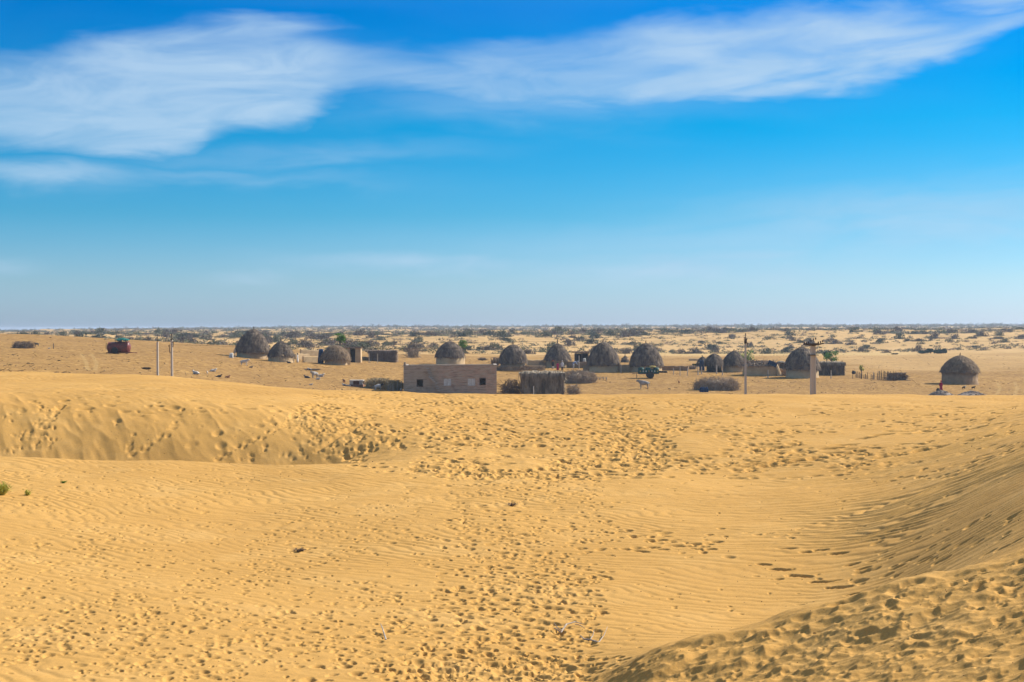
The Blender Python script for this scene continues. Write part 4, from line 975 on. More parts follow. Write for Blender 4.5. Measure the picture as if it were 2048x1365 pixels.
def pole(px, D, top, wtop, wbot, label, kind):
    p = gd(px, D); s = D / F; zt = -(top - HZ) * s - p.z
    t = thing('power_pole', label, 'power pole', p, 0, 'power poles behind the dune crest')
    b = MB(); wt, wb_ = wtop * s / 2, wbot * s / 2
    if kind == 'thick':
        # H-section: two flanges and a recessed web
        for sx_ in (-1, 1):
            vs = []
            for z_, w_ in ((-1.2, wb_), (zt, wt)):
                for dx_, dy_ in ((.55, -.6), (1, -.6), (1, .6), (.55, .6)): vs.append((sx_ * dx_ * w_, dy_ * w_, z_))
            b.add(vs, [(0, 1, 5, 4), (1, 2, 6, 5), (2, 3, 7, 6), (3, 0, 4, 7), (4, 5, 6, 7), (0, 3, 2, 1)])
        vs = [(x_ * (.56 * (wb_ if z_ < 0 else wt)), y_ * .25 * wb_, z_) for z_ in (-1.2, zt - .01) for x_, y_ in ((-1, -1), (1, -1), (1, 1), (-1, 1))]
        b.add(vs, [(0, 1, 5, 4), (1, 2, 6, 5), (2, 3, 7, 6), (3, 0, 4, 7), (4, 5, 6, 7)])
    else:
        b.box((0, 0, (zt - 1.2) / 2), (wb_ * 2, wb_ * 1.7, zt + 1.2), taper=wt / wb_)
    b.build('shaft', M['concrete'], t)
    tips = []
    if kind == 'thick':
        c = MB(); c.box((0, -.05, zt + .05), (.62, .42, .12)); c.box((-.32, -.18, zt + .02), (.62, .06, .08), ry=R(8)); c.box((.32, -.12, zt + .04), (.64, .06, .08), ry=-R(10)); c.box((0, 0, zt - .62), (.62, .46, .05)); c.build('crossarm', M['steel'], t)
        for x_, z_ in ((-.56, .07), (-.43, .06), (-.30, .10), (.30, .09), (.44, .12), (.57, .18), (-.15, .22), (-.0, .28), (.14, .34)):
            i_ = MB(); insulator(i_, (x_, -.14, zt + z_ - .04), .78); i_.build('insulator', M['insul'], t)
        # bare jumper loops
        j = MB()
        for x_ in (-.55, .55):
            j.tube([(x_, -.14, zt + .2), (x_ * 1.15, -.14, zt + .35), (x_ * 1.25, -.1, zt + .1)], .012, 4)
        j.build('jumper', M['steel'], t)
        tips = [(-.43, zt + .2), (.44, zt + .26), (0, zt + .45)]
    elif kind == 'pin':
        c = MB(); c.tube([(0, 0, zt), (0.03, 0, zt + 12 * s)], .02, 6); c.build('pin', M['steel'], t)
        i_ = MB(); insulator(i_, (0.03, 0, zt + 11 * s), .6); i_.build('insulator', M['insul'], t); tips = [(0.03, zt + 13 * s)]
    elif kind == 'bracket':
        for q_ in ([(0, 0, zt), (0, 0, zt + .3)], [(0, 0, zt - .9), (-.14, 0, zt - .8), (-.16, 0, zt - .45)], [(0, 0, zt - .5), (.10, 0, zt - .4), (.10, 0, zt - .2)]): c = MB(); c.tube(q_, .027, 6); c.build('bracket', M['steel'], t)
        for x_, z_ in ((0, .26), (-.16, -.48), (.10, -.24), (0.02, -.05)):
            i_ = MB(); insulator(i_, (x_, -.05, zt + z_), .75); i_.build('insulator', M['insul'], t)
        tips = [(0, zt + .4), (-.16, zt - .3)]
    else:
        for q_ in ([(0, 0, zt), (0, 0, zt + .34)], [(-.02, 0, zt - .55), (.14, 0, zt - .5), (.14, 0, zt - .3)]): c = MB(); c.tube(q_, .025, 6); c.build('bracket', M['steel'], t)
        c = MB(); c.box((0, -.02, zt - .1), (.16, .2, .3)); c.build('clamp', M['steel'], t)
        for x_, z_ in ((0, .32), (.14, -.32), (-.06, .05), (.06, -.05)):
            i_ = MB(); insulator(i_, (x_, -.06, zt + z_), .7); i_.build('insulator', M['insul'], t)
        tips = [(0, zt + .5), (.14, zt - .12)]
    return [Vector((p.x + x_, p.y - .1, p.z + z_)) for x_, z_ in tips]


t1 = pole(315, 92, 682, 3.4, 4.2, 'thin pole with a bare top pin, left of the pair on the left dune', 'pin')
t2 = pole(343.5, 92, 678, 3.6, 4.4, 'thin pole with side brackets and brown insulators, right of the pair on the left dune', 'bracket')
t3 = pole(1491, 98, 682, 3.3, 4.7, 'slim tapering pole in front of the cluttered-roof mud house', 'slim')
t4 = pole(1626, 87, 692.5, 9.5, 11.8, 'thick pale concrete pole topped by a fan of dark insulators', 'thick')


def wire(a, b, sag, label, r=.006):
    n = 28; m = MB(); pts = [a.lerp(b, i / n) - Vector((0, 0, sag * 4 * (i / n) * (1 - i / n))) - a for i in range(n + 1)]
    m.tube(pts, r, 4, cap=False); tag(m.build('overhead_wire', M['steel'], None, a), label, 'wire', 'overhead wires')


wire(t2[0], t3[0], .62, 'upper of the two long thin wires strung between the left and the slim right pole')
wire(t2[1], t3[1], .35, 'lower of the two long thin wires strung between the left and the slim right pole')
wire(t3[0], t4[0], .10, 'short wire from the slim pole to the left arm of the thick concrete pole')

# ------------------------------------------------------------------ water tanker trailer and loaded cart
def wheel(parent, x, y, r, w, m2='steel'):
    b = MB(); b.lathe([(r * .55, -w / 2), (r * .9, -w / 2), (r, -w * .3), (r, w * .3), (r * .9, w / 2), (r * .55, w / 2)], 24); o = b.build('wheel', M['rubber'], parent, (x, y, r)); o.rotation_euler = (R(90), 0, 0)
    c = MB(); c.lathe([(.02, -w * .3), (r * .56, -w * .35), (r * .56, w * .35), (.02, w * .3)], 18); c.build('rim', M[m2], o)
    return o


def tanker():
    p = gp(238, 708); s = p.y / F; rng = random.Random(5)
    t = thing('water_tanker', 'rusty red water tanker trailer with a teal tarpaulin on top', 'trailer', p, R(0))
    L = 46 * s; r = 11.2 * s; zc = -(692.5 - HZ) * s - p.z
    b = MB(); b.lathe([(.001, -L / 2), (r * .5, -L / 2 + .04), (r * .82, -L / 2 + .16), (r * .96, -L / 2 + .34), (r, -L / 2 + .5), (r, L / 2 - .5), (r * .96, L / 2 - .34), (r * .82, L / 2 - .16), (r * .5, L / 2 - .04), (.001, L / 2)], 30)
    o = b.build('tank', M['rust'], t, (0, 0, zc), smooth=True); o.rotation_euler = (0, R(90), 0); o.rotation_euler = (0, R(88), 0)
    bd = MB()
    for q in (-.42, -.14, .14, .42): bd.lathe([(r * 1.0, L * q - .04), (r * 1.03, L * q - .04), (r * 1.03, L * q + .04), (r * 1.0, L * q + .04)], 30)
    bd.build('band', M['rust'], o)
    mh = MB(); mh.lathe([(.3, 0), (.3, .22), (.34, .23), (.34, .3), (0, .34)], 16, c=(.2, 0, zc + r - .06)); mh.build('hatch', M['rust'], t)
    f = MB(); f.box((0, -.5, zc - r * .93), (L * 1.02, .12, .16)); f.box((0, .5, zc - r * .93), (L * 1.02, .12, .16))
    for q in (-.4, 0, .4): f.box((L * q, 0, zc - r * .93), (.12, .88, .13))
    f.tube([(L / 2, -.5, zc - r * .93), (L / 2 + 1.1, 0, zc - r * 1.0)], .06, 6); f.tube([(L / 2, .5, zc - r * .93), (L / 2 + 1.1, 0, zc - r * 1.0)], .06, 6); f.build('frame', M['rust'], t)
    lg = MB(); lg.tube([(L * .36, -.3, zc - r), (L * .36, -.3, -.02)], .06, 6); lg.box((L * .36, -.3, .03), (.35, .35, .06)); lg.build('support_leg', M['steel'], t)
    wheel(t, -L * .12, -.85, .55, .34); wheel(t, -L * .12, .85, .55, .34)
    ax = MB(); ax.tube([(-L * .12, -.8, .55), (-L * .12, .8, .55)], .06, 8); ax.box((-L * .12, 0, .72), (.5, 1.0, .3)); ax.build('axle', M['steel'], t)
    lad = MB()
    for y_ in (-.25, .25): lad.tube([(-L / 2 - .16, y_, .7), (-L / 2 - .16, y_, zc + r * .8)], .03, 5)
    for k in range(6): lad.tube([(-L / 2 - .16, -.25, .8 + k * .25), (-L / 2 - .16, .25, .8 + k * .25)], .02, 5)
    lad.build('ladder', M['steel'], t)
    pb = MB(); zt = zc + r
    for x_ in (-L * .12, L * .36):
        for y_ in (-.5, .5): pb.tube([(x_, y_, zt - .35), (x_, y_, zt + .38)], .035, 5)
    pb.build('rack', M['steel'], t)
    c = MB(); nx, ny = 14, 6; vs = []
    for k in range(ny + 1):
        for i in range(nx + 1):
            u_, v_ = i / nx, k / ny; vs.append(((-.16 + .60 * u_) * L, (v_ - .5) * 1.5, zt + .30 + .32 * math.sin(math.pi * u_) * math.sin(math.pi * v_) ** .5 + rng.uniform(-.06, .06)))
    c.add(vs, [(k * (nx + 1) + i, k * (nx + 1) + i + 1, (k + 1) * (nx + 1) + i + 1, (k + 1) * (nx + 1) + i) for k in range(ny) for i in range(nx)])
    c.box((.14 * L, 0, zt + .30), (.57 * L, 1.3, .08))
    for _ in range(24): q = rng.uniform(-.15, .43); c.blade((q * L, -.75, zt + .34), (rng.uniform(-.05, .05), -.04, -rng.uniform(.1, .35)), .2)
    tag(c.build('tarpaulin', M['teal'], None, p), 'crumpled teal tarpaulin spread over the red tanker', 'tarpaulin')


tanker()


def cart():
    p = gp(1300, 757); s = p.y / F; rng = random.Random(6)
    t = thing('cart', 'green two-wheeled cart with painted side panels resting on its drawbar', 'cart', p)
    z = lambda py: -(py - HZ) * s - p.z
    x0, x1 = (1277 - 1300) * s, (1317 - 1300) * s; zf = z(748.5)
    b = MB(); b.box(((x0 + x1) / 2, 0, zf), (x1 - x0, 1.7, .16)); b.build('bed', M['steel'], t)
    n = 7
    for sy in (-.86, .86):
        w = MB(); w.box(((x0 + x1) / 2, sy, (zf + z(741)) / 2 + .08), (x1 - x0, .05, z(741) - zf)); o = w.build('side_panel', M['cart_green'], t)
        for i in range(n):
            q = MB(); q.box((x0 + (x1 - x0) * (i + .5) / n, sy * 1.04, (zf + z(741)) / 2 + .1), ((x1 - x0) / n * .34, .02, (z(741) - zf) * .36)); q.build('painted_panel', M['white' if i % 3 else 'yellow'], o)
            q = MB(); q.box((x0 + (x1 - x0) * i / n, sy * 1.05, (zf + z(741)) / 2 + .1), (.06, .04, z(741) - zf + .15)); q.build('stake', M['cart_green'], o)
    wheel(t, .0, -1.05, .62, .3); wheel(t, .0, 1.05, .62, .3)
    ax = MB(); ax.tube([(0, -1, .62), (0, 1, .62)], .06, 8); ax.box((0, 0, .9), (1.1, 1.2, .55)); ax.build('axle', M['steel'], t)
    d = MB(); d.tube([(x0, 0, zf), (x0 - 1.1, 0, zf - .02)], .06, 6); d.tube([(x0 - .35, 0, zf), (x0 - .35, 0, 0)], .045, 6); d.build('drawbar', M['wood'], t)
    for i, (xx, lab) in enumerate(((1282, 'teal drum at the left end of the green cart'), (1296, 'second teal drum from the left on the green cart'), (1312, 'blue-white drum at the right end of the green cart'))):
        q = MB(); r = 5.6 * s; q.lathe([(r * .9, 0), (r, .05), (r, .25), (r * 1.03, .28), (r, .31), (r, z(737) - zf - .14), (r * .8, z(737) - zf - .05), (0, z(737) - zf - .03)], 20)
        tag(q.build('drum', M['cart_green'], None, (p.x + (xx - 1300) * s, p.y, p.z + zf + .09), smooth=True), lab, 'drum', 'drums on the green cart')
    q = MB(); q.lathe([(.2, 0), (.62, .05), (.66, .2), (.5, .34), (0, .4)], 14, jit=.05, rng=rng, sy=.6)
    tag(q.build('sack', M['yellow'], None, (p.x + 5 * s, p.y, p.z + z(737.3) + .0)), 'yellow sack lying on top of the load of the green cart', 'sack')


cart()


def cot():
    p = gp(1203, 761); s = p.y / F
    t = thing('cot', 'low pale wooden cot frame standing alone right of the long brushwood heap', 'cot', p)
    for x_ in (-.85, -.3, .3, .85):
        for y_ in (-.4, .4): b = MB(); b.tube([(x_, y_, -.05), (x_, y_, .5)], .045, 6); b.build('leg', M['palewood'], t)
    b = MB(); b.box((0, -.4, .38), (1.9, .05, .06)); b.box((0, .4, .38), (1.9, .05, .06)); b.box((-.92, 0, .38), (.05, .75, .06)); b.box((.92, 0, .38), (.05, .75, .06)); b.build('frame', M['palewood'], t)
    b = MB()
    for i in range(12): b.box((-.85 + i * .155, 0, .37), (.03, .75, .02))
    b.build('webbing', M['straw'], t)


cot()

# ------------------------------------------------------------------ trees and green shrubs
def leafy(px, by, w, top, crown_bot, label, seed, D=None, m='green', n=900, cat='tree', name='tree', palm=False, leafs=.22, loc=None):
    p = loc or (gp(px, by) if D is None else gd(px, D)); s = p.y / F; rng = random.Random(seed); W = w * s / 2
    zt = -(top - HZ) * s - p.z; zb = max(.1, -(crown_bot - HZ) * s - p.z)
    t = thing(name, label, cat, p)
    tr = MB(); mid = (zt + zb) / 2
    tr.tube([(0, 0, -.3), (.05, 0, zb * .5), (0, 0, zb), (.06, .03, mid)], [.12, .10, .08, .04], 7)
    cl = []
    for _ in range(9):
        a = rng.uniform(0, 6.28); q = Vector((W * .75 * math.cos(a) * rng.random() ** .5, W * .6 * math.sin(a) * rng.random() ** .5, rng.uniform(zb + .15, zt - .15)))
        tr.tube([(0, 0, zb * .9), (q.x * .5, q.y * .5, (zb + q.z) / 2), q], [.06, .04, .015], 5); cl.append(q)
    tr.build('trunk', M['wood'], t)
    b = MB()
    if palm:
        for _ in range(26):
            a = rng.uniform(0, 6.28); up = rng.uniform(.1, 1); q = Vector((0, 0, zb)); d = Vector((math.cos(a) * W, math.sin(a) * W * .7, (zt - zb) * up)); 
            for k in range(14):
                f0 = (k + 1) / 15; c = q + d * f0 + Vector((0, 0, .2 * math.sin(f0 * 3.14)))
                for sg in (-1, 1):
                    sd = Vector((-d.y, d.x, 0)).normalized() * sg; b.blade(c, sd * .28 + d.normalized() * .18 + Vector((0, 0, -.05)), .12)
    for i in range(n):
        c = rng.choice(cl); r_ = W * .42; q = Vector((rng.gauss(c.x, r_ * .6), rng.gauss(c.y, r_ * .6), rng.gauss(c.z, (zt - zb) * .13)))
        q.z = min(max(q.z, zb * .95), zt); q.x = max(-W, min(W, q.x)); b.leaf(q, rng.uniform(.6, 1.3) * leafs, rng)
    b.build('crown', M[m], t)
    return t


leafy(680, 712, 23, 666.5, 684, 'small bright green tree with a spreading crown above the flat-topped hut', 71, D=290, n=700, leafs=.34)
leafy(926, 727, 18, 681, 695, 'small round dark green tree on the right shoulder of the hut behind the brick building', 72, D=300, m='green', n=800, leafs=.26)
leafy(1492, 735, 32, 701, 724, 'leafy bright green shrub with upright fronds between the pointed hut and the mud house', 73, D=290, cat='shrub', name='shrub', palm=True, n=350, leafs=.3)
leafy(1662, 735, 28, 706, 724, 'green shrub behind the blocky dark shed, bluish on its upper left', 74, D=300, cat='shrub', name='shrub', m='green', n=800, leafs=.3)
leafy(1653, 735, 20, 705, 718, 'blue-green shrub crown left of and behind the green shrub by the blocky shed', 75, D=304, cat='shrub', name='shrub', m='green_blue', n=600, leafs=.3)
leafy(1723, 758, 10, 733, 745, 'thin yellow-green sapling rising behind the stick fence', 76, m='green_yellow', n=260, leafs=.2)
leafy(1391, 740, 12, 729, 738, 'dark green bush at the left side of the blue-draped hut', 77, D=285, m='green_dark', cat='shrub', name='shrub', n=420, leafs=.24)
for i, (x_, w_, tp, lab) in enumerate([(1846, 20, 705, 'leftmost of the four dark blue-green shrubs on the flat left of the lone hut'), (1861, 16, 701, 'second from the left of the four dark blue-green shrubs'),
                                       (1875, 18, 703, 'third from the left of the four dark blue-green shrubs'), (1886, 14, 701, 'rightmost of the four dark blue-green shrubs')]):
    leafy(x_, 716, w_, tp, 715, lab, 80 + i, D=395, m='green_blue', cat='shrub', name='shrub', n=620, leafs=.42)
leafy(1963, 712, 24, 704, 711, 'flat dark blue-green shrub above and right of the lone hut', 86, D=430, m='green_blue', cat='shrub', name='shrub', n=420, leafs=.4)
leafy(1979, 711, 14, 705, 711, 'small blue-green shrub touching the flat one above the lone hut', 87, D=432, m='green_blue', cat='shrub', name='shrub', n=260, leafs=.4)
leafy(1948, 702, 9, 695, 701, 'isolated dark blue-green bush higher on the slope above the lone hut', 88, D=470, m='green_blue', cat='shrub', name='shrub', n=200, leafs=.4)
leafy(1789, 719, 16, 710, 718, 'pale bluish shrub at the foot of the scrub slope left of the four shrubs', 89, D=400, m='scrub_c', cat='shrub', name='shrub', n=260, leafs=.4)

# ------------------------------------------------------------------ scrub plain
def bush_mesh(seed, n=430, twigs=30, ls=(.09, .18)):
    rng = random.Random(seed); b = MB(); cl = []
    for _ in range(rng.randint(6, 10)):
        a = rng.uniform(0, 6.28); r_ = rng.random() ** .7 * .75; cl.append((r_ * math.cos(a), r_ * math.sin(a) * .8, (1 - r_ * .75) * rng.uniform(.28, .62), rng.uniform(.18, .34)))
    for _ in range(n):
        c = rng.choice(cl); v = Vector((rng.gauss(0, 1), rng.gauss(0, 1), rng.gauss(0, .7))).normalized() * c[3] * rng.uniform(.6, 1.15)
        b.leaf((c[0] + v.x, c[1] + v.y, max(-.02, c[2] + v.z * .9)), rng.uniform(*ls), rng)
    for _ in range(twigs):
        a = rng.uniform(0, 6.28); r_ = rng.uniform(.2, 1); b.blade((0, 0, -.05), (r_ * math.cos(a), r_ * math.sin(a), rng.uniform(.2, .8)), .035)
    # low skirt of fallen leaves and drifted sand hummock is kept to the leaves themselves
    for _ in range(n // 3):
        a = rng.uniform(0, 6.28); r_ = rng.random() ** .5; b.leaf((r_ * math.cos(a), r_ * math.sin(a) * .85, rng.uniform(-.02, .16)), rng.uniform(*ls), rng)
    me = bpy.data.meshes.new('scrub_bush'); me.from_pydata(b.v, [], b.f); me.update(); return me


def scrub():
    rng = random.Random(99); kinds = []
    for i in range(8):
        me = bush_mesh(200 + i); me.materials.append(M[('scrub_a', 'scrub_b', 'scrub_c', 'scrub_b')[i % 4]]); kinds.append(me)
    labs = {'scrub_olive': 'olive', 'scrub_grey': 'greyish-brown', 'scrub_dark': 'dark green'}
    marks = [(-60, 'far beyond the rounded brushwood heap'), (150, 'left of the red tanker'), (240, 'beyond the red tanker'), (340, 'beyond the pair of thin poles'), (420, 'left of the largest left hut'), (504, 'behind the largest left hut'), (575, 'behind the small steep hut'),
             (640, 'behind the blue tarpaulin'), (690, 'behind the bright green tree'), (770, 'behind the stick-walled shed'), (840, 'left of the brick building'), (930, 'near the round dark tree'), (990, 'left of the squat domed hut'), (1060, 'above the thorn fence'), (1115, 'behind the pointed hut'),
             (1165, 'above the dark lean-to'), (1210, 'behind the tall bulging hut'), (1250, 'above the tiny dark hut'), (1295, 'behind the broad domed hut'), (1360, 'right of the green cart'), (1425, 'above the open-sided hut'), (1490, 'behind the slim pole'), (1540, 'above the mud house'), (1600, 'behind the tall domed hut'),
             (1660, 'above the blocky dark shed'), (1720, 'above the yellow-green sapling'), (1780, 'above the stick fence'), (1860, 'above the four blue-green shrubs'), (1920, 'above the lone brown hut'), (1990, 'right of the lone hut'), (2090, 'at the right picture edge')]
    def lab(px, D, k, r_):
        w = min(marks, key=lambda m: abs(m[0] - px))[1]; row = 'at the slope foot' if D < 450 else ('at mid-slope' if D < 570 else 'high on the slope')
        return f"{labs[k]} scrub bush {row}, {w}"
    placed = []
    tries = 0
    # nearest bushes, one object each
    cells = {}
    while len(placed) < 290 and tries < 20000:
        tries += 1
        u_ = rng.uniform(-.37, .385); px = 1024 + u_ * F
        if px < 200: d0 = 395
        elif px < 640: d0 = np.interp(px, [200, 350, 500, 640], [385, 345, 335, 330])
        elif px < 1000: d0 = np.interp(px, [640, 1000], [330, 355])
        else: d0 = np.interp(px, [1000, 1350, 1500, 2048], [355, 410, 425, 440])
        D = d0 + (700 - d0) * rng.random() ** .85
        dens = 1.0 if px < 800 else (.75 if px < 1300 else .62)
        if rng.random() > dens: continue
        x, y = u_ * D, D
        r_ = rng.uniform(1.7, 3.8) * (1.25 if D > 550 else 1) * (.85 if px > 1500 else 1)
        if vnoise(np.array([x / 38.]), np.array([y / 38.]), 4)[0] + .5 < rng.uniform(0, .45): continue
        if any((x - a) ** 2 + (y - b) ** 2 < (.95 * (r_ + c)) ** 2 for a, b, c in placed): continue
        placed.append((x, y, r_))
    for i, (x, y, r_) in enumerate(placed):
        me = kinds[rng.randrange(8)]; o = bpy.data.objects.new('scrub_bush', me); COL.objects.link(o)
        o.location = (x, y, Hs(x, y) - .05); hh = r_ * rng.uniform(.75, 1.15); o.scale = (r_, r_, hh); o.rotation_euler.z = rng.uniform(0, 6.28)
        tag(o, lab(1024 + x / y * F, y, me.materials[0].name, r_), 'bush', 'scrub bushes behind the village')
    same = {}
    for o in COL.objects:
        if o.name.startswith('scrub_bush'): same.setdefault(o['label'], []).append(o)
    for k, v in same.items():
        if len(v) < 2: continue
        v.sort(key=lambda o: o.location.x / o.location.y); nth = ['second', 'third', 'fourth', 'fifth', 'sixth', 'seventh', 'eighth', 'ninth', 'tenth']
        for i, o in enumerate(v): o['label'] = ('leftmost ' if i == 0 else 'rightmost ' if i == len(v) - 1 else nth[min(i - 1, 8)] + ' from left, ') + k
    # the uncountable scrub farther off, as one mass per tone is one object with three materials
    R2 = np.random.RandomState(5); base = []
    for i in range(6):
        me = bush_mesh(300 + i, 48, 0, (.16, .30)); base.append((np.array([v.co[:] for v in me.vertices], np.float32), np.array([p.vertices[:] for p in me.polygons], np.int64)))
    V = []; Fc = []; mi = []; off = 0
    N = 21000
    for k in range(N):
        f = R2.rand(); D = 620 * (6500 / 620) ** (f ** 1.15); 
        if k % 5 == 0: D = R2.uniform(335, 720)
        u_ = R2.uniform(-.42, .42); x = u_ * D; 
        if px_ok(u_, D): pass
        else: continue
        if vnoise(np.array([x / 90.]), np.array([D / 60.]), 9)[0] + .5 < R2.uniform(-.15, .42): continue
        r_ = R2.uniform(1.7, 3.6) * (1 + min(1.6, (max(D, 700) - 700) / 2200)) * (.5 if D < 640 else (.72 if D < 1600 else 1)); v, fc = base[k % 6]; a = R2.rand() * 6.28; c, s_ = math.cos(a), math.sin(a); hz = r_ * R2.uniform(.7, 1.25) * (1.3 if D > 1500 else 1)
        P = np.stack([(v[:, 0] * c - v[:, 1] * s_) * r_ * 1.15 + x, (v[:, 0] * s_ + v[:, 1] * c) * r_ + D, v[:, 2] * hz + Hs(x, D) - .05], 1)
        V.append(P); Fc.append(fc + off); mi.append(np.full(len(fc), R2.randint(3))); off += len(v)
    V = np.concatenate(V); Fc = np.concatenate(Fc); mi = np.concatenate(mi)
    me = bpy.data.meshes.new('far_scrub'); me.vertices.add(len(V)); me.vertices.foreach_set('co', V.astype(np.float32).ravel()); me.loops.add(Fc.size); me.loops.foreach_set('vertex_index', Fc.astype(np.int32).ravel())
    me.polygons.add(len(Fc)); me.polygons.foreach_set('loop_start', (np.arange(len(Fc)) * 4).astype(np.int32)); me.polygons.foreach_set('loop_total', np.full(len(Fc), 4, np.int32)); me.polygons.foreach_set('material_index', mi.astype(np.int32)); me.update(calc_edges=True)
    for m_ in ('far_a', 'far_b', 'far_c'): me.materials.append(M[m_])
    o = bpy.data.objects.new('far_scrub', me); COL.objects.link(o); tag(o, 'mass of low grey-green scrub covering the plain out to the horizon', None, None, 'stuff')


def px_ok(u_, D):
    px = 1024 + u_ * F; d0 = np.interp(px, [0, 200, 350, 500, 640, 1000, 1350, 1500, 2048], [430, 395, 350, 340, 335, 360, 415, 430, 445]); return D > d0


scrub()

# ------------------------------------------------------------------ bodies grown over a skeleton
def skin(verts, edges, name, levels=1, fat=1.0):
    me = bpy.data.meshes.new(name + '_sk'); me.from_pydata([v[:3] for v in verts], edges, []); o = bpy.data.objects.new(name + '_sk', me); COL.objects.link(o)
    md = o.modifiers.new('skin', 'SKIN'); md.use_smooth_shade = True
    for i, v in enumerate(verts):
        sv = me.skin_vertices[0].data[i]; sv.radius = (v[3] * fat, (v[4] if len(v) > 4 else v[3]) * fat); sv.use_root = (i == 0)
    ss_ = o.modifiers.new('sub', 'SUBSURF'); ss_.levels = levels; ss_.render_levels = levels
    dg = bpy.context.evaluated_depsgraph_get(); out = bpy.data.meshes.new_from_object(o.evaluated_get(dg)); out.name = name
    bpy.data.objects.remove(o); bpy.data.meshes.remove(me)
    out.polygons.foreach_set('use_smooth', np.ones(len(out.polygons), bool)); return out


def quad_mesh(kind):
    """cattle and goats, nose towards +X, hooves at z = 0 (unit: shoulder height about 1)"""
    if kind == 'standing':
        v = [(-.62, 0, .86, .20, .22), (-.30, 0, .82, .22, .25), (.05, 0, .80, .22, .27), (.38, 0, .88, .19, .27), (.56, 0, 1.02, .11, .15), (.70, 0, 1.13, .09, .11), (.88, 0, 1.10, .075, .09), (1.02, 0, 1.00, .05, .055)]
        e = [(i, i + 1) for i in range(7)]
        def leg(root, x, y, hind):
            n = len(v)
            if hind: v.extend([(x, y, .62, .11, .12), (x + .05, y, .42, .065), (x - .06, y, .30, .045), (x - .03, y, .06, .035), (x, y, .0, .04)])
            else: v.extend([(x, y, .60, .09, .09), (x, y, .36, .05), (x - .01, y, .18, .038), (x, y, .05, .032), (x + .02, y, .0, .04)])
            e.append((root, n)); e.extend((n + i, n + i + 1) for i in range(4))
        leg(0, -.58, .13, 1); leg(0, -.55, -.13, 1); leg(3, .38, .11, 0); leg(3, .34, -.11, 0)
        n = len(v); v += [(-.80, 0, .86, .03), (-.86, 0, .55, .02), (-.86, 0, .38, .035)]; e += [(0, n), (n, n + 1), (n + 1, n + 2)]
        hd = 5
    else:
        v = [(-.60, 0, .24, .20, .20), (-.30, 0, .27, .24, .25), (.05, 0, .27, .24, .25), (.36, 0, .32, .20, .23), (.50, 0, .50, .12, .13), (.60, 0, .64, .09, .10), (.76, 0, .62, .07, .08), (.90, 0, .54, .045, .05)]
        e = [(i, i + 1) for i in range(7)]
        for y_ in (-1, 1):
            n = len(v); v += [(-.45, .22 * y_, .16, .12), (-.22, .30 * y_, .10, .06), (-.50, .34 * y_, .05, .035)]; e += [(0, n), (n, n + 1), (n + 1, n + 2)]
            n = len(v); v += [(.40, .15 * y_, .14, .08), (.60, .19 * y_, .07, .045), (.42, .22 * y_, .04, .03)]; e += [(3, n), (n, n + 1), (n + 1, n + 2)]
        n = len(v); v += [(-.80, .05, .16, .03), (-.9, .15, .04, .02)]; e += [(0, n), (n, n + 1)]
        hd = 5
    hx, hz = v[hd][0], v[hd][2]
    for y_ in (-1, 1):      # ears and short horns
        n = len(v); v += [(hx + .02, .10 * y_, hz + .05, .03), (hx - .03, .24 * y_, hz + .02, .018)]; e += [(hd, n), (n, n + 1)]
    for y_ in (-1, 1):
        n = len(v); v += [(hx + .03, .05 * y_, hz + .11, .022), (hx - .02, .09 * y_, hz + .24, .010)]; e += [(hd, n), (n, n + 1)]
    return skin(v, e, 'animal_' + kind, fat=1.35)


QM = {'standing': quad_mesh('standing'), 'lying': quad_mesh('lying')}


def hide(name, a, b, split=None, lo=.45, hi=.5):
    m = bpy.data.materials.new(name); m.use_nodes = True; g = G(m.node_tree); bs = m.node_tree.nodes['Principled BSDF']; bs.inputs['Roughness'].default_value = .9
    P = g.n('ShaderNodeTexCoord').outputs['Object']
    if split is None: f = g.ramp(g.noise(P, 2.2, 2, .5), [(lo, 0.), (hi, 1.)])
    else:
        x = g.sep(P)[0]; nd = g.n('ShaderNodeMapRange'); g.put(nd.inputs[0], g.m('ADD', x, g.m('MULTIPLY', g.noise(P, 3, 2, .5), .2))); nd.inputs[1].default_value = split; nd.inputs[2].default_value = split + .06; f = nd.outputs[0]
    g.put(bs.inputs['Base Color'], g.mix(f, a, b)); return m


HIDE = dict(white=hide('white_hide', (.62, .56, .48), (.48, .42, .36)), grey=hide('grey_hide', (.36, .33, .30), (.26, .24, .22)), black=hide('black_hide', (.02, .018, .018), (.035, .03, .028)),
            brown=hide('brown_hide', (.30, .13, .055), (.22, .09, .04)), blackhead=hide('white_hide_black_head', (.55, .52, .48), (.02, .018, .018), .42), darkgrey=hide('dark_grey_hide', (.10, .09, .08), (.06, .05, .05)),
            pied=hide('pied_hide', (.55, .5, .45), (.03, .025, .022), None, .48, .52), whitehead=hide('black_hide_white_head', (.02, .018, .018), (.6, .55, .5), .45))
MESHES = {}


def animal(name, cat, px, by, lenpx, kind, hd, facing, label, D=None, group=None):
    """lenpx: body length in the photograph; facing in degrees, 0 = towards the right"""
    p = gp(px, by) if D is None else gd(px, D); s = p.y / F
    key = (kind, hd)
    if key not in MESHES:
        me = QM[kind].copy(); me.materials.clear(); me.materials.append(HIDE[hd]); MESHES[key] = me
    o = bpy.data.objects.new(name, MESHES[key]); COL.objects.link(o); o.location = p
    L = lenpx * s / 1.8 / max(.8, abs(math.cos(R(facing)))); o.scale = (L, L, L); o.rotation_euler.z = R(facing)
    return tag(o, label, cat, group)


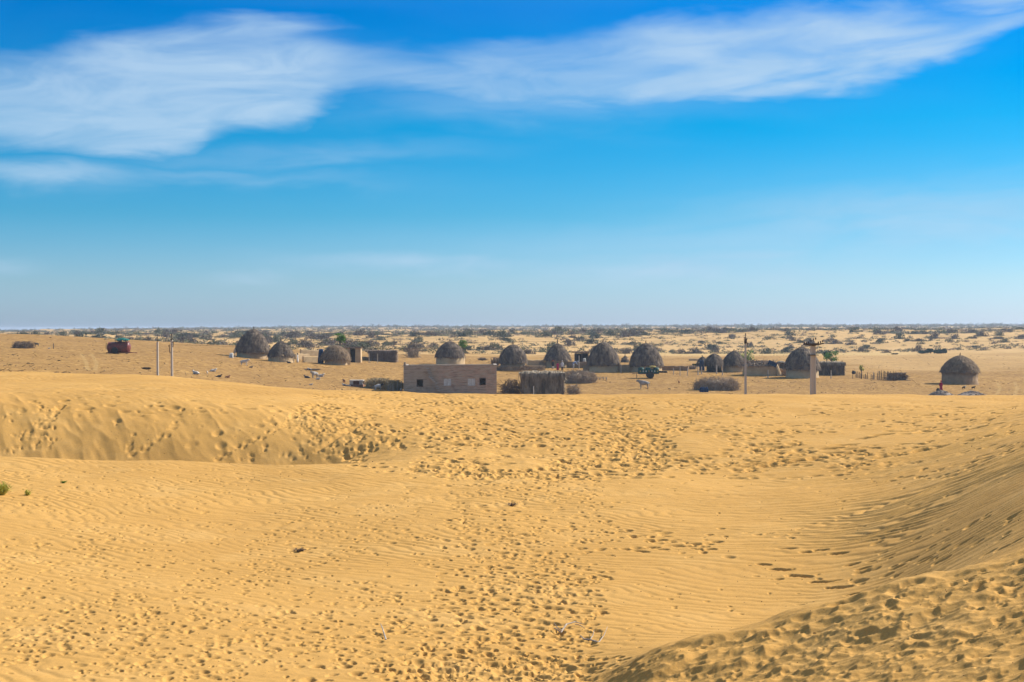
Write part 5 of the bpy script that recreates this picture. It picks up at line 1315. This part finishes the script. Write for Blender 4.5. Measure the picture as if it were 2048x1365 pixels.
g1 = 'cattle and goats left of the brick building'
for a in [('cow', 'cow', 392, 749, 18, 'lying', 'white', 160, 'grey-white cow lying down, leftmost of the resting herd on the left dune edge'),
          ('goat', 'goat', 414.5, 749, 8, 'standing', 'white', 275, 'pale thin goat standing face-on between two white lying animals'),
          ('cow', 'cow', 426, 744, 16, 'lying', 'white', 15, 'white cow lying right of the pale standing goat'),
          ('goat', 'goat', 438, 755, 13, 'lying', 'black', 20, 'black goat lying beside the brown one at the dune edge'),
          ('goat', 'goat', 455, 756, 12, 'lying', 'brown', 20, 'reddish-brown goat lying right of the black one'),
          ('cow', 'cow', 489, 732, 19, 'standing', 'white', 8, 'white cow standing in the open below the largest left hut'),
          ('dog', 'dog', 502, 736, 9, 'lying', 'darkgrey', 20, 'small dark dog lying right below the standing white cow'),
          ('goat', 'goat', 578, 727, 10, 'lying', 'black', 200, 'black goat crouched before the right side of the small steep hut'),
          ('cow', 'cow', 614, 757, 15, 'lying', 'darkgrey', 170, 'dark grey cow lying at the left of the middle herd'),
          ('cow', 'cow', 629, 757, 17, 'standing', 'grey', 230, 'grey cow standing in the middle herd'),
          ('cow', 'cow', 642, 754, 16, 'lying', 'white', 0, 'pale cow resting at the right back of the middle herd'),
          ('calf', 'calf', 636, 760, 12, 'lying', 'white', 350, 'white calf lying at the front of the middle herd'),
          ('calf', 'calf', 622, 771, 9, 'lying', 'white', 10, 'white calf just showing over the dune edge below the middle herd'),
          ('calf', 'calf', 688, 767, 10, 'standing', 'brown', 120, 'brown calf standing on long legs left of the brick pen'),
          ('goat', 'goat', 689, 775, 12, 'lying', 'pied', 170, 'black and white goat lying at the feet of the brown calf', 203),
          ('goat', 'goat', 698, 776, 9, 'lying', 'white', 170, 'white goat lying tight against the left side of the brick pen', 203),
          ('goat', 'goat', 716, 725, 10, 'standing', 'black', 180, 'black goat standing before the low pale wall of the doorway room'),
          ('cow', 'cow', 757, 782, 19, 'standing', 'blackhead', 12, 'white cow with a black head standing at the haystack', 199),
          ('goat', 'goat', 802, 782, 10, 'standing', 'white', 80, 'pale goat standing at the left wall of the brick building', 199),
          ('cow', 'cow', 620, 741, 12, 'lying', 'pied', 170, 'patched goat lying in the thin scatter of twigs')]:
    animal(*a[:9], D=(a[9] if len(a) > 9 else None), group=g1)
animal('cow', 'cow', 1287, 778, 26, 'standing', 'grey', 176, 'pale grey cow walking left across the open ground below the green cart')
animal('dog', 'dog', 1358, 768, 7, 'standing', 'brown', 100, 'small brown dog standing alone left of the lone brushwood heap')
animal('goat', 'goat', 1947, 779, 9, 'standing', 'black', 8, 'black goat standing below the right side of the lone hut')
animal('goat', 'goat', 1928, 779, 9, 'standing', 'whitehead', 20, 'small black and white goat left of the black goat by the lone hut')
animal('donkey', 'donkey', 73, 693, 11, 'standing', 'darkgrey', 180, 'small dark donkey beside the rounded brushwood heap far left')
animal('goat', 'goat', 98, 698, 6, 'lying', 'white', 10, 'tiny white goat lying left of the lone short brown post')


# ------------------------------------------------------------------ people
SKIN_M = mat('brown_skin', (.16, .08, .045), (.13, .065, .038), 8, rough=.7)
HAIR_M = mat('black_hair', (.012, .01, .01), (.02, .016, .014), 20)


def person(px, by, hpx, label, robe, legs=None, head=None, pose='stand', facing=-90, D=None):
    p = gp(px, by) if D is None else gd(px, D); s = p.y / F; h = hpx * s; k = h / 1.68 if pose == 'stand' else hpx * s / 1.15
    bend = pose == 'bend'
    hip = (0, 0, .90); v = [(*hip, .13, .10), (.0 + (.12 if bend else 0), 0, 1.05, .12, .09), ((.30 if bend else .0), 0, (1.15 if bend else 1.25), .14, .10), ((.46 if bend else 0), 0, (1.22 if bend else 1.40), .13, .08), ((.54 if bend else .0), 0, (1.26 if bend else 1.48), .05), ((.64 if bend else .02), 0, (1.26 if bend else 1.56), .075, .085), ((.72 if bend else .02), 0, (1.24 if bend else 1.65), .07, .08)]
    e = [(i, i + 1) for i in range(6)]; hand = []
    for y_ in (-1, 1):
        n = len(v); v += [(0, .09 * y_, .82, .085), (.02, .10 * y_, .47, .055), (-.01, .10 * y_, .09, .038), (.12, .11 * y_, .035, .03)]; e += [(0, n), (n, n + 1), (n + 1, n + 2), (n + 2, n + 3)]
        sx = .44 if bend else 0; sz = 1.18 if bend else 1.38; n = len(v)
        if bend: a3 = [(sx, .18 * y_, sz, .05), (.52, .20 * y_, .92, .038), (.66, .17 * y_, .70, .026), (.70, .16 * y_, .64, .026)]
        else: a3 = [(sx, .19 * y_, sz, .05), (-.02, .24 * y_, 1.12, .038), (.08, .25 * y_, .88, .026), (.10, .25 * y_, .82, .026)]
        v += a3; e += [(3, n), (n, n + 1), (n + 1, n + 2), (n + 2, n + 3)]; hand.append((a3[3], y_))
    me = skin(v, e, 'person')
    me.materials.append(SKIN_M)
    bm_ = MB()
    for (hx, hy, hz, _), y_ in hand:      # fingers and thumb
        for q, ln in enumerate((.07, .08, .075, .06)):
            o_ = (q - 1.5) * .017; bm_.tube([(hx + o_, hy, hz - .01), (hx + o_ + .004, hy - .01 * y_, hz - .02 - ln * .55), (hx + o_ + .012, hy - .025 * y_, hz - .02 - ln)], [.008, .0075, .006], 5)
        bm_.tube([(hx + .03, hy, hz + .02), (hx + .055, hy - .01 * y_, hz - .015), (hx + .06, hy - .015 * y_, hz - .045)], [.009, .008, .006], 5)
    hdx, hdz = v[6][0], v[6][2]; n0 = MB(); 
    bm_.tube([(hdx + .07, 0, hdz - .02), (hdx + .105, 0, hdz - .05)], [.012, .016], 5)
    for y_ in (-1, 1): bm_.tube([(hdx - .01, .078 * y_, hdz), (hdx - .01, .088 * y_, hdz - .05)], [.016, .012], 5)
    vs = [vv.co[:] for vv in me.vertices]; fs = [tuple(f.vertices) for f in me.polygons]; bm_.add(vs, fs)
    o = bm_.build('person', SKIN_M, None, p, smooth=True); o.scale = (k, k, k); o.rotation_euler.z = R(facing)
    # clothing
    if robe:
        c = MB(); 
        if bend: c.tube([(0, 0, .55), (0, 0, .92), (.14, 0, 1.07), (.32, 0, 1.17), (.50, 0, 1.24)], [.24, .19, .18, .17, .08], 14)
        else: c.lathe([(.27 if legs is None else .21, .06 if legs is None else .62), (.22, .5 if legs is None else .75), (.17, .95), (.16, 1.15), (.20, 1.36), (.09, 1.46)], 18, sy=1.15, sx=.85, jit=.03, rng=random.Random(1))
        for (hx, hy, hz, _), y_ in hand:
            a_ = (.44, .17 * y_, 1.18) if bend else (0, .18 * y_, 1.38); b_ = (.52, .20 * y_, .92) if bend else (-.02, .24 * y_, 1.12); c.tube([a_, b_, (hx * .8 + b_[0] * .2, hy, hz + .10)], [.075, .065, .055], 8)
        c.build('robe', robe, o, smooth=True)
    if legs:
        c = MB()
        for y_ in (-1, 1): c.tube([(0, .09 * y_, .90), (.02, .10 * y_, .47), (-.01, .10 * y_, .08)], [.12, .095, .085], 10)
        c.build('trousers', legs, o, smooth=True)
    c = MB(); c.lathe([(.085, -.10), (.098, -.02), (.092, .06), (.06, .11), (0, .125)], 14, c=(hdx - .018, 0, hdz)); 
    if head is not HAIR_M: c.lathe([(.095, 0), (.13, .03), (.12, .10), (.05, .14), (0, .145)], 14, c=(hdx - .01, 0, hdz + .02))
    c.build('headwear' if head is not HAIR_M else 'hair', head or HAIR_M, o, smooth=True)
    return tag(o, label, 'person')


CL = {k: mat('cloth_' + k, *v) for k, v in dict(pink=((.62, .03, .12), (.5, .02, .09), 6), white=((.75, .72, .70), (.6, .58, .57), 6), dark=((.03, .03, .04), (.05, .045, .05), 6), orange=((.5, .14, .05), (.4, .1, .04), 6),
                                                 pale_blue=((.36, .44, .60), (.28, .36, .52), 6), magenta=((.42, .012, .07), (.32, .01, .05), 6)).items()}
person(1106, 739, 17, 'person in dark clothes, leftmost of the group before the pointed hut', CL['dark'], CL['white'], CL['orange'])
person(1115.5, 741, 16, 'person in a bright pink dress and black hair in the middle of the group', CL['pink'], None, HAIR_M)
person(1124.5, 741, 18, 'person in a white shirt and dark trousers, rightmost standing in the group', CL['white'], CL['dark'], CL['white'])
person(1147, 739, 14, 'person in pale blue bending forward by the brown mud wall', CL['pale_blue'], CL['white'], CL['pale_blue'], pose='bend', facing=0)
person(595, 726, 18, 'person in white standing right of the small steep hut', CL['white'], None, CL['dark'], facing=180)
person(1882, 783, 20, 'person in a long magenta dress and veil left of the lone hut', CL['magenta'], None, CL['magenta'], facing=-120)

# a water pot at the feet of the woman in magenta
p_ = gp(1876, 784)
b_ = MB(); b_.lathe([(.05, 0), (.24, .1), (.28, .28), (.2, .42), (.12, .46), (.17, .54)], 18)
tag(b_.build('water_pot', M['rubber'], None, p_, smooth=True), 'dark round water pot on the ground beside the person in magenta', 'pot')

# ------------------------------------------------------------------ small things on the near dunes
def near(px, py):
    hx, hy = foreground_hit(np.array([px]), np.array([py])); x, y = float(hx[0]), float(hy[0]); return Vector((x, y, Hs(x, y)))


def grass(px, py, hpx, wpx, label, seed, m='green_yellow', n=160):
    p = near(px, py); s = p.y / F; h = hpx * s; w = wpx * s / 2; rng = random.Random(seed); b = MB()
    for _ in range(n):
        a = rng.uniform(0, 6.28); r_ = w * .35 * rng.random(); q = Vector((r_ * math.cos(a), r_ * math.sin(a), -.03)); d = Vector((math.cos(a) * w * rng.random(), math.sin(a) * w * rng.random(), h * rng.uniform(.4, 1)))
        b.blade(q, d * .55, .012, tip=.8); b.blade(q + d * .55, Vector((d.x * .9, d.y * .9, d.z * .35)), .010, tip=.1)
        for _2 in range(2): b.leaf(q + d * rng.uniform(.3, 1), rng.uniform(.03, .06), rng, .4)
    tag(b.build('desert_shrub', M[m], None, p), label, 'shrub')


grass(2, 990, 30, 40, 'yellow-green tufted shrub cut by the left edge of the picture', 301, n=420)
grass(55, 990, 15, 16, 'tiny wispy green plant right of the yellow-green shrub', 302, n=70)
grass(127, 966, 5, 12, 'very small flat green plant low in the sand near the left hollow', 303, n=50, m='green')
grass(1025, 1012, 10, 22, 'small grey dry tuft in the middle of the trodden trail', 304, m='twig', n=60)
grass(600, 1104, 9, 24, 'dark crusted tuft of dead roots in the rippled sand', 305, m='twig', n=70)


def branch(pts, rad, label, seed, twigs=()):
    P = [near(*q[:2]) + Vector((0, 0, q[2])) for q in pts]; o = P[0].copy(); b = MB(); b.tube([q - o for q in P], rad, 7)
    for t_ in twigs:
        Q = [near(*q[:2]) + Vector((0, 0, q[2])) - o for q in t_]; b.tube(Q, [.010] + [.007] * (len(Q) - 2) + [.003], 5)
    tag(b.build('dead_branch', M['palewood'], None, o), label, 'branch')


branch([(1108, 1260, .02), (1122, 1266, .0), (1133, 1258, .05), (1150, 1253, .06), (1166, 1252, .02)], [.008, .016, .014, .010, .005], 'bleached dead branch curved like a check mark, upper of the two in the near sand', 1,
       twigs=[[(1124, 1265, .02), (1116, 1266, .06), (1108, 1259, .08)], [(1150, 1255, .05), (1160, 1257, .03), (1170, 1258, .0)]])
branch([(1160, 1277, .03), (1168, 1281, .01), (1182, 1283, .01), (1200, 1287, .0)], [.006, .010, .012, .008], 'thin forked bleached branch, lower right of the curved one', 2,
       twigs=[[(1197, 1286, .0), (1208, 1277, .04), (1215, 1264, .07)], [(1180, 1283, .01), (1186, 1277, .04), (1188, 1270, .05)]])
branch([(761, 1262, .10), (765, 1268, .07), (769, 1277, .03), (772, 1283, .0)], [.005, .009, .012, .014], 'short bleached stick poking upright from the sand left of the trail', 3)


def pebbles():
    rng = np.random.RandomState(77); n = 800; q = np.stack([rng.uniform(0, 2048, n), 800 + 565 * rng.rand(n) ** .8], 1); hx, hy = foreground_hit(q[:, 0], q[:, 1]); r2 = random.Random(3); b = MB()
    for x, y in zip(hx, hy):
        if not np.isfinite(x) or y > 75: continue
        s = r2.uniform(.0045, .010) * (y / 28); z = Hs(x, y)
        b.lathe([(s * .6, -s * .6), (s, .1 * s), (s * .7, s * .8), (0, s * 1.05)], 6, c=(x, y, z + s * .4), jit=.25, rng=r2)
    tag(b.build('pebbles', M['stone']), 'dark droppings and pebbles strewn thinly over the near sand', None, None, 'stuff')


pebbles()


def litter():
    rng = np.random.RandomState(78); r2 = random.Random(4); b = MB(); n = 5200; D = np.exp(rng.uniform(math.log(105), math.log(400), n)); u_ = rng.uniform(-.40, .40, n)
    x = u_ * D; keep = fbm(x / 14, D / 14, 3, 55) + .35 > rng.rand(n) * .9
    for xx, yy in zip(x[keep], D[keep]):
        s = r2.uniform(.05, .16) * (2.2 if r2.random() < .06 else 1); z = Hs(xx, yy)
        if r2.random() < .55: b.lathe([(s, -s * .3), (s * .9, s * .3), (0, s * .6)], 6, c=(xx, yy, z), jit=.3, rng=r2)
        else:
            a = r2.uniform(0, 3.1); q = Vector((xx, yy, z + .03)); b.tube([q, q + Vector((math.cos(a), math.sin(a), r2.uniform(.05, .5))) * s * 4], [.03, .02], 3, cap=False)
    tag(b.build('dung_and_twigs', M['litter']), 'dung, twigs and clods strewn over the trodden village ground', None, None, 'stuff')


litter()

# ------------------------------------------------------------------ the air
def haze():
    zs = np.empty(len(GROUND.data.vertices) * 3, np.float32); GROUND.data.vertices.foreach_get('co', zs); zs = zs[2::3]
    lo, hi = float(zs.min()) - 1, max(float(zs.max()), 0) + 3; print('haze', lo, hi)
    b = MB(); b.box((0, 0, (lo + hi) / 2), (17600, 17600, hi - lo))
    m = bpy.data.materials.new('haze'); m.use_nodes = True; nt = m.node_tree; nt.nodes.clear(); g = G(nt)
    v = g.n('ShaderNodeVolumePrincipled'); v.inputs['Color'].default_value = (.70, .82, 1, 1); v.inputs['Density'].default_value = HAZE; v.inputs['Anisotropy'].default_value = .2
    out = g.n('ShaderNodeOutputMaterial'); nt.links.new(v.outputs[0], out.inputs['Volume'])
    o = b.build('haze', m); tag(o, 'thin blue air over the far scrub plain', None, None, 'stuff')


HAZE = 0.00019
haze()
